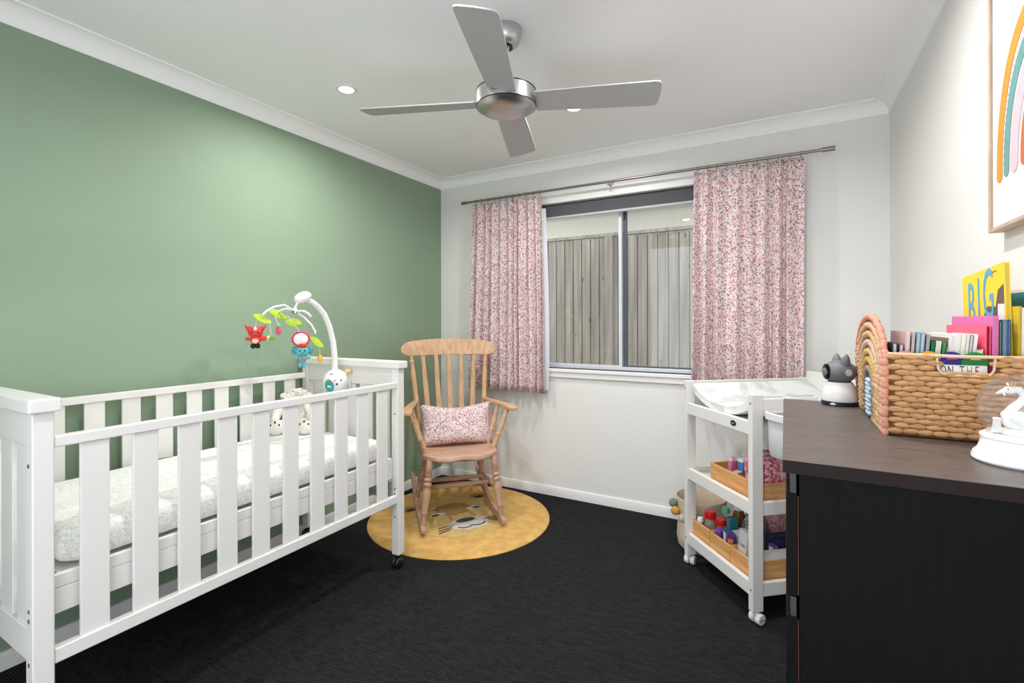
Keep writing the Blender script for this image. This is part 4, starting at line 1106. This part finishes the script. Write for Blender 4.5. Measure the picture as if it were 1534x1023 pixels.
obj('handle_edge', MB().tube([(2.714, BY0+.003, HT-.004), (2.716, BY0+.003, 1.135), (2.722, BY0+.003, 1.126), (2.735, BY0+.003, 1.122), (2.785, BY0+.003, 1.122), (2.798, BY0+.003, 1.126), (2.803, BY0+.003, 1.135), (2.805, BY0+.003, HT-.004)], .0022, 8), M['rimwire'], bb)
YC = (BY0+BY1)/2
def house(k, wob=0):
    """outline of the k-th ring of the house end, from bottom front to bottom back"""
    hw = (BY1-BY0)/2-.008-.0235*k; top = 1.254-.0225*k-.006; sh = 1.135-.0165*k
    P = []
    for i in range(8): P.append((YC-hw, BZ+.008+(sh-BZ-.008)*i/7))
    for i in range(1, 14):
        a = i/14*PI/2; P.append((YC-hw*math.cos(a), sh+(top-sh)*math.sin(a)**.96))
    P.append((YC, top))
    return P+[(2*YC-y, z) for y, z in P[-2::-1]]
ring_cols = [(216, 152, 130), (214, 172, 142), (204, 166, 122), (206, 172, 162), (206, 170, 112), (196, 156, 92), (150, 136, 122)]
for xe, sg, detail in ((BX0, -1, True), (BX1, 1, False)):
    outl = house(0)
    mH = Matrix(((0, 0, 1, xe), (1, 0, 0, 0), (0, 1, 0, 0), (0, 0, 0, 1)))
    pn = obj('end_panel', MB().prism([(y, z) for y, z in outl], -.003, .003, mH), M['weave_d'], bb)
    for k in range(7):
        P = [Vector((xe+sg*.004, y, z)) for y, z in house(k)]
        b = MB(); d = 0; nxt = 0
        for i in range(len(P)-1):
            a, c = P[i], P[i+1]; ln = (c-a).length; t = (c-a)/max(ln, 1e-6)
            while nxt <= d+ln:
                p = a+t*(nxt-d); ang_ = math.atan2(t.z, t.y)
                b.ell(p+Vector((random.uniform(-.001, .001), 0, 0)), (.0075, .0125, .0078), Matrix.Rotation(ang_+.55*(1 if int(nxt/.0125) % 2 else -1), 4, 'X')  , 8, 6)
                nxt += .0125
            d += ln
        c = ring_cols[k]
        obj('braid', b, flat(c, .8), pn, ang=60)
    b = MB()
    for j in range(9):
        z = BZ+.012+j*.0105
        for q in (-1, 0, 1):
            b.ell((xe+sg*.004, YC+q*.019+(.008 if j % 2 else 0), z), (.0075, .0105, .0066), None, 8, 6)
    obj('door_patch', b, flat((176, 198, 216), .8), pn, ang=60)

# ---------------------------------------------------------------- books in the basket
def book(label, x0, x1, y0, y1, z1, col, lean=0., z0=BZ+.0055, pages=(236, 232, 224), name='board_book', group='books in the woven basket', yaw=0., roll=0.):
    if x0 > 2.785 and y0 < -1.7: yaw = .1; lean = .01
    """upright book; covers face left and right, spine away, page edges towards the room"""
    root = thing(name, label, 'book', ((x0+x1)/2, (y0+y1)/2, z0), yaw, group)
    m = T((x0+x1)/2, (y0+y1)/2, z0) @ Rz(yaw) @ Matrix.Rotation(roll, 4, 'X') @ Matrix.Shear('XY', 4, (lean, 0))
    hx, hy, hz = (x1-x0)/2, (y1-y0)/2, z1-z0; t = min(.0018, hx*.3)
    obj('cover', MB().bx(-hx, -hx+t, -hy, hy, 0, hz, 0, m).bx(hx-t, hx, -hy, hy, 0, hz, 0, m).bx(-hx+t, hx-t, hy-.002, hy, 0, hz, 0, m), flat(col, .35), root)
    obj('page_block', MB().bx(-hx+t+.0001, hx-t-.0001, -hy+.002, hy-.0022, .002, hz-.002, 0, m), flat(pages, .8), root)
    return root, m, hx, hy, hz
fy0, fy1 = -1.795, -1.60
def plate(par, nm, m, hx, ya, yb, za, zb, col):
    obj(nm, MB().bx(-hx-.0006, -hx-.0001, ya, yb, za, zb, 0, m), flat(col, .35), par)
# wide sound book at the front, its cover seen through the handle gap
sb = thing('tabbed_board_book', 'white board book with round coloured tabs lettered ON THE behind the handle gap', 'book', (2.72, -1.803, BZ+.0055))
obj('cover', MB().bx(2.645, 2.797, -1.8075, -1.8005, BZ+.0055, 1.1435), flat((238, 237, 234), .4), sb, bevel=.002)
obj('blue_band', MB().bx(2.718, 2.7555, -1.8078, -1.8004, 1.1438, 1.154), flat((44, 40, 112), .4), sb)
obj('green_band', MB().bx(2.7556, 2.80, -1.8078, -1.8004, 1.1438, 1.154), flat((34, 120, 52), .4), sb)
for tx, c, c2 in ((2.664, (214, 140, 140), (196, 96, 100)), (2.704, (226, 164, 30), (120, 60, 60)), (2.741, (44, 44, 150), (206, 70, 150)), (2.778, (30, 140, 50), (220, 190, 150))):
    pts = [(tx+.0185*math.cos(PI*k/16), 1.1542+.0165*math.sin(PI*k/16)) for k in range(17)]
    mH = Matrix(((1, 0, 0, 0), (0, 0, 1, -1.804), (0, 1, 0, 0), (0, 0, 0, 1)))
    tb_ = obj('tab', MB().prism(pts, -.003, .003, mH), flat(c, .4), sb)
    obj('tab_picture', MB().prism([(tx+.008*math.cos(PI*k/8), 1.1545+.0075*math.sin(PI*k/8)) for k in range(9)], -.0036, -.0031, mH), flat(c2, .4), tb_)
xo = 2.7268
for chs, c in (('O', (110, 60, 50)), ('N', (90, 40, 44)), (' ', None), ('T', (22, 96, 62)), ('H', (196, 130, 80)), ('E', (140, 60, 60))):
    if c is None: xo += .0065; continue
    me = text_mesh(chs, .029, .0002)
    obj('letter', MB().mesh(me, T(xo, -1.8078, 1.1215) @ Matrix.Rotation(PI/2, 4, 'X') @ Matrix.Diagonal((.46, 1, 1, 1))), flat(c, .5), sb); xo += .0117
specs = [ # x0, x1, ztop, colour, pages, lean, label
 (2.6400, 2.6475, 1.186, (74, 74, 78), (206, 206, 206), .02, 'small charcoal board book at the left end of the woven basket'),
 (2.6480, 2.6550, 1.184, (88, 86, 92), (214, 212, 210), .04, 'second small charcoal board book from the left end of the basket'),
 (2.6560, 2.6640, 1.212, (216, 176, 176), (214, 206, 202), .05, 'dusty pink board book standing behind the pink round tab'),
 (2.6650, 2.6700, 1.212, (206, 190, 180), (196, 192, 190), .06, 'thin pale pink book beside the dusty pink board book'),
 (2.6708, 2.6775, 1.210, (126, 170, 186), (190, 194, 196), .07, 'pale teal board book left of the blue topped book'),
 (2.6783, 2.6850, 1.210, (100, 150, 196), (206, 208, 210), .07, 'blue topped board book between teal and grey books'),
 (2.6858, 2.6915, 1.207, (176, 168, 156), (170, 176, 180), .08, 'grey beige thin book right of the blue topped book'),
 (2.6925, 2.6995, 1.194, (22, 104, 64), (40, 120, 80), .09, 'dark green board book behind the ochre round tab'),
 (2.7003, 2.7090, 1.192, (222, 226, 206), (214, 216, 200), .09, 'cream board book between two green books'),
 (2.7098, 2.7150, 1.190, (62, 138, 78), (96, 160, 100), .10, 'mid green book right of the cream board book'),
]
for (a, c_, z, col, pg, ln, lab) in specs:
    book(lab, a, c_, fy0+.0, fy1-.02, z, col, ln, pages=pg)
r_, m_b, hx, hy, hz = book('white board book with a brown picture on the cover leaning in the basket', 2.7185, 2.7300, fy0, fy1, 1.207, (236, 232, 226), .11, pages=(222, 220, 214))
plate(r_, 'cover_picture', m_b, hx, -hy+.012, hy-.02, hz-.05, hz-.008, (128, 104, 94))
r_, m_b, hx, hy, hz = book('low white folded book in front of the brown picture book', 2.7158, 2.7174, fy0, fy0+.05, 1.178, (232, 236, 232), .11, pages=(226, 226, 222))
for i, (a, c_, z, col, lab) in enumerate([(2.7310, 2.7395, 1.208, (238, 236, 228), 'thick ivory board book in the middle of the basket'), (2.7403, 2.7475, 1.207, (230, 228, 214), 'ivory board book right of the thick ivory one'),
        (2.7483, 2.7535, 1.206, (222, 220, 212), 'thin off white book with plum edge neighbours'), (2.7543, 2.7595, 1.206, (150, 132, 150), 'thin mauve backed book among the ivory books'), (2.7603, 2.7660, 1.208, (240, 236, 236), 'white book next to the yellow fronted board book')]):
    book(lab, a, c_, fy0, fy1-.01*i, z, col, .09)
r_, m_b, hx, hy, hz = book('white board book with a yellow face cover leaning below the pink book', 2.7680, 2.7790, fy0+.0, fy1-.06, 1.176, (244, 242, 238), .075)
plate(r_, 'cover_picture', m_b, hx, -hy+.02, hy-.02, hz-.075, hz-.012, (240, 206, 30))
r_, m_b, hx, hy, hz = book('tall pink picture book facing left in the basket', 2.7955, 2.8050, fy0, fy1, 1.246, (226, 120, 182), .02, pages=(206, 130, 176), name='picture_book')
r_, m_b, hx, hy, hz = book('coral red book against the tall pink picture book', 2.7855, 2.7930, fy0, fy1+.0, 1.226, (246, 112, 136), .03, pages=(150, 24, 62), name='picture_book')
r_, m_b, hx, hy, hz = book('dark green book between the pink and grey blue books', 2.8062, 2.8098, fy0, fy1, 1.236, (36, 74, 62), .02, pages=(150, 170, 110), name='picture_book')
r_, m_b, hx, hy, hz = book('grey blue hardback beside the yellow lettered book', 2.8106, 2.8185, fy0, fy1, 1.238, (84, 120, 160), .015, pages=(132, 146, 156), name='picture_book')
r_, m_b, hx, hy, hz = book('navy backed thin book in front of the yellow lettered book', 2.8193, 2.8230, fy0, fy1, 1.238, (36, 84, 128), .01, pages=(150, 160, 176), name='picture_book')
# the yellow book lettered BIG
r_, m_b, hx, hy, hz = book('large yellow picture book lettered BIG in blue standing tallest in the basket', 2.8245, 2.8335, fy0+.002, fy1+.002, 1.352, (250, 214, 62), .01, pages=(214, 190, 96), name='picture_book', roll=-.09, z0=BZ+.016)
def oncover(nm, me, cy, cz, col, sx=1., sz=1., off=.0003):
    mm = m_b @ Matrix(((0, 0, -1, -hx-off), (-1, 0, 0, cy), (0, 1, 0, cz), (0, 0, 0, 1))) @ Matrix.Diagonal((sx, sz, 1, 1))
    return obj(nm, MB().mesh(me, mm), flat(col, .4), r_)
def shape(nm, pts, col, off=.0002):
    vs = [m_b @ Vector((-hx-off, y, z)) for y, z in pts]
    vs2 = [m_b @ Vector((-hx-.00005, y, z)) for y, z in pts]
    n = len(pts); b = MB().add(vs+vs2, [tuple(range(n)), tuple(range(n, 2*n))[::-1]]+[(i, (i+1) % n, n+(i+1) % n, n+i) for i in range(n)])
    return obj(nm, b, flat(col, .45), r_)
shape('badger_dark', [(-hy+.004, hz-.045), (-hy+.028, hz-.055), (-hy+.04, hz-.09), (-hy+.075, hz-.085), (-hy+.09, hz-.1), (-hy+.095, hz-.15), (-hy+.004, hz-.2)], (112, 92, 84))
shape('badger_white', [(-hy+.004, hz-.088), (-hy+.03, hz-.085), (-hy+.034, hz-.15), (-hy+.004, hz-.16)], (238, 234, 232), .0003)
shape('badger_white', [(-hy+.068, hz-.105), (-hy+.1, hz-.11), (-hy+.108, hz-.2), (-hy+.07, hz-.2)], (240, 236, 232), .0003)
shape('yellow_leaf', [(-hy+.006, hz-.125), (-hy+.026, hz-.12), (-hy+.024, hz-.2), (-hy+.006, hz-.2)], (248, 200, 40), .0004)
for ch_, cy, w_ in (('B', hy-.045, 1.), ('I', hy-.082, .9), ('G', hy-.126, 1.1)):
    oncover('letter', text_mesh(ch_, .13, .0002), cy, hz-.132+(.018 if ch_ == 'G' else .006 if ch_ == 'I' else 0), (96, 168, 216), .5*w_, 1.25, .0008)
shape('author_line', [(hy-.03, hz-.03), (hy-.055, hz-.03), (hy-.055, hz-.033), (hy-.03, hz-.033)], (214, 150, 60))
shape('author_line', [(-hy+.03, hz-.012), (-hy+.06, hz-.012), (-hy+.06, hz-.015), (-hy+.03, hz-.015)], (160, 120, 50))
for (a, c_, z, col, pg, lab) in [(2.8345, 2.8385, 1.265, (214, 186, 60), (206, 186, 96), 'thin ochre paperback right of the yellow lettered book'), (2.8393, 2.8450, 1.262, (246, 236, 226), (232, 222, 226), 'pale cream paperback right of the ochre paperback'),
        (2.8458, 2.8500, 1.262, (206, 216, 220), (222, 226, 224), 'pale blue grey paperback in the right half of the basket'), (2.8508, 2.8545, 1.235, (226, 226, 222), (214, 212, 206), 'white paperback near the right end of the basket'),
        (2.8550, 2.8590, 1.232, (200, 196, 190), (222, 220, 214), 'grey paperback near the right end of the basket'), (2.8596, 2.8640, 1.23, (230, 226, 220), (210, 206, 200), 'off white paperback at the right end of the basket')]:
    book(lab, a, c_, fy0, fy1, z, col, .01, pages=pg, name='paperback')
r_, m_b, hx, hy, hz = book('large white picture book with a teal cover panel at the right end of the basket', 2.8655, 2.8740, fy0, fy1+.04, 1.302, (240, 240, 238), .0, name='picture_book')
plate(r_, 'cover_panel', m_b, hx, -hy+.01, hy-.02, hz-.06, hz-.006, (30, 132, 176))
# second row hidden behind: soft covers filling the back of the basket
for i in range(7):
    a = 2.655+.03*i; book('paperback in the hidden back row of the basket', a, a+.012, -1.57, -1.40, 1.15+.01*(i % 3), [(206, 196, 186), (120, 150, 170), (226, 206, 160)][i % 3], 0, name='paperback')

# swan snow globe
gx, gy = 2.797, -1.972
gl = thing('snow_globe', 'snow globe with a white swan on the near edge of the chest', 'snow globe', (gx, gy, DZ))
obj('base', MB().lathe([(.001, .0004), (.063, .0004), (.0665, .004), (.0665, .009), (.0645, .012), (.0645, .0145), (.058, .022), (.0545, .034), (.0535, .042), (.0555, .044), (.0555, .0475), (.05, .0515), (.001, .0515)], T(gx, gy, DZ), 56), mat('white_gloss_resin', (246, 246, 247), .22), gl)
cz = DZ+.096; R = .0605
prof = []
for k in range(25):
    a = -PI/2+.62+(PI-.62)*k/24; prof.append((max(.0004, R*math.cos(a)), R*math.sin(a)))
prof_in = [(max(.0003, r*.96), z*.96) for r, z in prof][::-1]
obj('glass_dome', MB().lathe(prof, T(gx, gy, cz), 48, caps=False).lathe(prof_in[::-1], T(gx, gy, cz), 48, caps=False), M['globe'], gl)
sw = thing('swan', '', '', (gx, gy, DZ)); del sw['label']; del sw['category']; sw.parent = gl; sw.location = (0, 0, 0)
wp = mat('white_porcelain', (248, 248, 248), .3)
obj('snow_bed', MB().lathe([(.001, .052), (.034, .052), (.03, .058), (.016, .061), (.001, .062)], T(gx, gy, DZ), 32), wp, sw)
z0 = DZ+.06
obj('body', MB().ell((gx+.004, gy, z0+.012), (.031, .019, .016), None, 24, 14).ell((gx+.002, gy-.015, z0+.017), (.025, .007, .012), Matrix.Rotation(.2, 4, 'Y'), 16, 10).ell((gx+.002, gy+.015, z0+.017), (.025, .007, .012), Matrix.Rotation(.2, 4, 'Y'), 16, 10)
    .turned((gx+.028, gy, z0+.016), (gx+.044, gy, z0+.03), [(.01, 0), (.006, .6), (.001, 1)], 12), wp, sw)
nk = [(gx-.018, gy, z0+.012), (gx-.021, gy, z0+.024), (gx-.012, gy, z0+.036), (gx-.002, gy, z0+.048), (gx+.002, gy, z0+.06), (gx-.004, gy, z0+.069), (gx-.014, gy, z0+.069)]
obj('neck', MB().tube(nk, [.009, .0078, .0068, .006, .0055, .0058, .0062], 14).ell((gx-.016, gy, z0+.068), (.009, .0068, .0068), None, 16, 10), wp, sw)
obj('beak', MB().turned((gx-.022, gy, z0+.067), (gx-.034, gy, z0+.061), [(.0042, 0), (.0034, .5), (.001, 1)], 12), wp, sw)
for s in (-1, 1): obj('eye', MB().ell((gx-.02, gy+s*.0058, z0+.07), .0011), M['black'], sw)
cr = MB().lathe([(.0045, 0), (.005, .002), (.0045, .002), (.004, 0)], T(gx-.014, gy, z0+.0745), 16, caps=False)
for k in range(5): cr.turned((gx-.014+.0045*math.cos(k*1.257), gy+.0045*math.sin(k*1.257), z0+.0755), (gx-.014+.0055*math.cos(k*1.257), gy+.0055*math.sin(k*1.257), z0+.0815), [(.0012, 0), (.0006, .7), (.0011, 1)], 6)
obj('crown', cr, mat('gilt', (222, 190, 120), .3, .8), sw)
obj('small_post', MB().turned((gx-.036, gy-.01, z0-.006), (gx-.036, gy-.01, z0+.02), [(.008, 0), (.0055, .5), (.0052, .85), (.0068, .9), (.004, 1)], 14), wp, sw)

# ------------------------------------------------------------------ rainbow picture
PX = W-.002; PY0, PY1, PZ0, PZ1 = -2.27, -1.499, 1.455, 2.27
pc = thing('framed_picture', 'framed rainbow print on the right wall above the book basket', 'picture', (PX, (PY0+PY1)/2, PZ0))
fw = .009
b = MB(); b.bx(PX-.028, PX, PY0, PY0+fw, PZ0, PZ1); b.bx(PX-.028, PX, PY1-fw, PY1, PZ0, PZ1)
b.bx(PX-.028, PX, PY0+fw, PY1-fw, PZ0, PZ0+fw); b.bx(PX-.028, PX, PY0+fw, PY1-fw, PZ1-fw, PZ1)
obj('frame', b, M['oak'], pc, bevel=.001)
cv = obj('print', MB().bx(PX-.022, PX-.003, PY0+fw+.003, PY1-fw-.003, PZ0+fw+.003, PZ1-fw-.003), M['canvas'], pc)
pyc = -1.874; fx_ = PX-.0226
mP = Matrix(((0, 0, -1, fx_), (-1, 0, 0, pyc), (0, 1, 0, 0), (0, 0, 0, 1)))
def rainbow(a, w, hgt, zb, col, nm='rainbow_band'):
    """arch: half width a at the foot, legs splaying, height hgt above zb"""
    o, i = [], []
    for k in range(41):
        t = PI*k/40; c, s = math.cos(t), math.sin(t)
        ex = .62
        o.append((-math.copysign(abs(c)**ex, c)*(a+w/2), zb+(hgt+w/2)*s**.95))
        i.append((-math.copysign(abs(c)**ex, c)*(a-w/2), zb+(hgt-w/2)*s**.95))
    b = MB()
    for k in range(40):
        b.prism([o[k], o[k+1], i[k+1], i[k]], 0, .0004, mP)
    for s in (-1, 1):
        b.prism([(s*a+w/2*math.cos(PI+PI*k/12), zb+w/2*math.sin(PI+PI*k/12)) for k in range(13)], 0, .0004, mP)
    return obj(nm, b, flat(col, .6), cv)
rainbow(.318, .034, .342, 1.585, (232, 152, 58)); rainbow(.277, .031, .28, 1.588, (112, 160, 156)); rainbow(.234, .042, .225, 1.592, (226, 194, 202)); rainbow(.181, .036, .17, 1.592, (212, 112, 66))
b = MB()
for k in range(26):
    t = PI*(.02+.45*k/25); c, s = math.cos(t), math.sin(t)
    for sg in (-1, 1): b.prism([(-sg*abs(c)**.62*.2965+.0032*math.cos(q)*sg, 1.586+.313*s**.95+.0032*math.sin(q)) for q in [2*PI*j/8 for j in range(8)]], 0, .0004, mP)
obj('dotted_line', b, flat((226, 206, 190), .6), cv)

# ------------------------------------------------------------------ light, camera
world = bpy.data.worlds.new('overcast_sky'); SC.world = world; world.use_nodes = True
nt = world.node_tree
bg = nt.nodes['Background']; bg.inputs['Color'].default_value = (*lin((236, 242, 250)), 1); bg.inputs['Strength'].default_value = WORLD
cam = bpy.data.cameras.new('camera'); co = bpy.data.objects.new('camera', cam); COL.objects.link(co)
fpx, yaw, cy, roll = 725.608, .512722542, 482.0095, -.00248
cam.sensor_width = 36; cam.lens = fpx/1534*36; cam.shift_y = (cy-511.5)/1534; cam.clip_start = .02
co.location = (2.43407, -3.15071, 1.23606)
co.rotation_euler = (Matrix.Rotation(yaw, 4, 'Z') @ Matrix.Rotation(PI/2, 4, 'X') @ Matrix.Rotation(roll, 4, 'Z')).to_euler()
SC.camera = co
SC.view_settings.view_transform = 'Standard'; SC.view_settings.look = 'None'
SC.view_settings.exposure = EXPO; SC.view_settings.gamma = 1; SC.view_settings.use_curve_mapping = False
SC.cycles.use_denoising = True
SC.cycles.max_bounces = 10; SC.cycles.diffuse_bounces = 6; SC.cycles.transparent_max_bounces = 16
SC.cycles.sample_clamp_indirect = 6; SC.cycles.caustics_reflective = False; SC.cycles.caustics_refractive = False
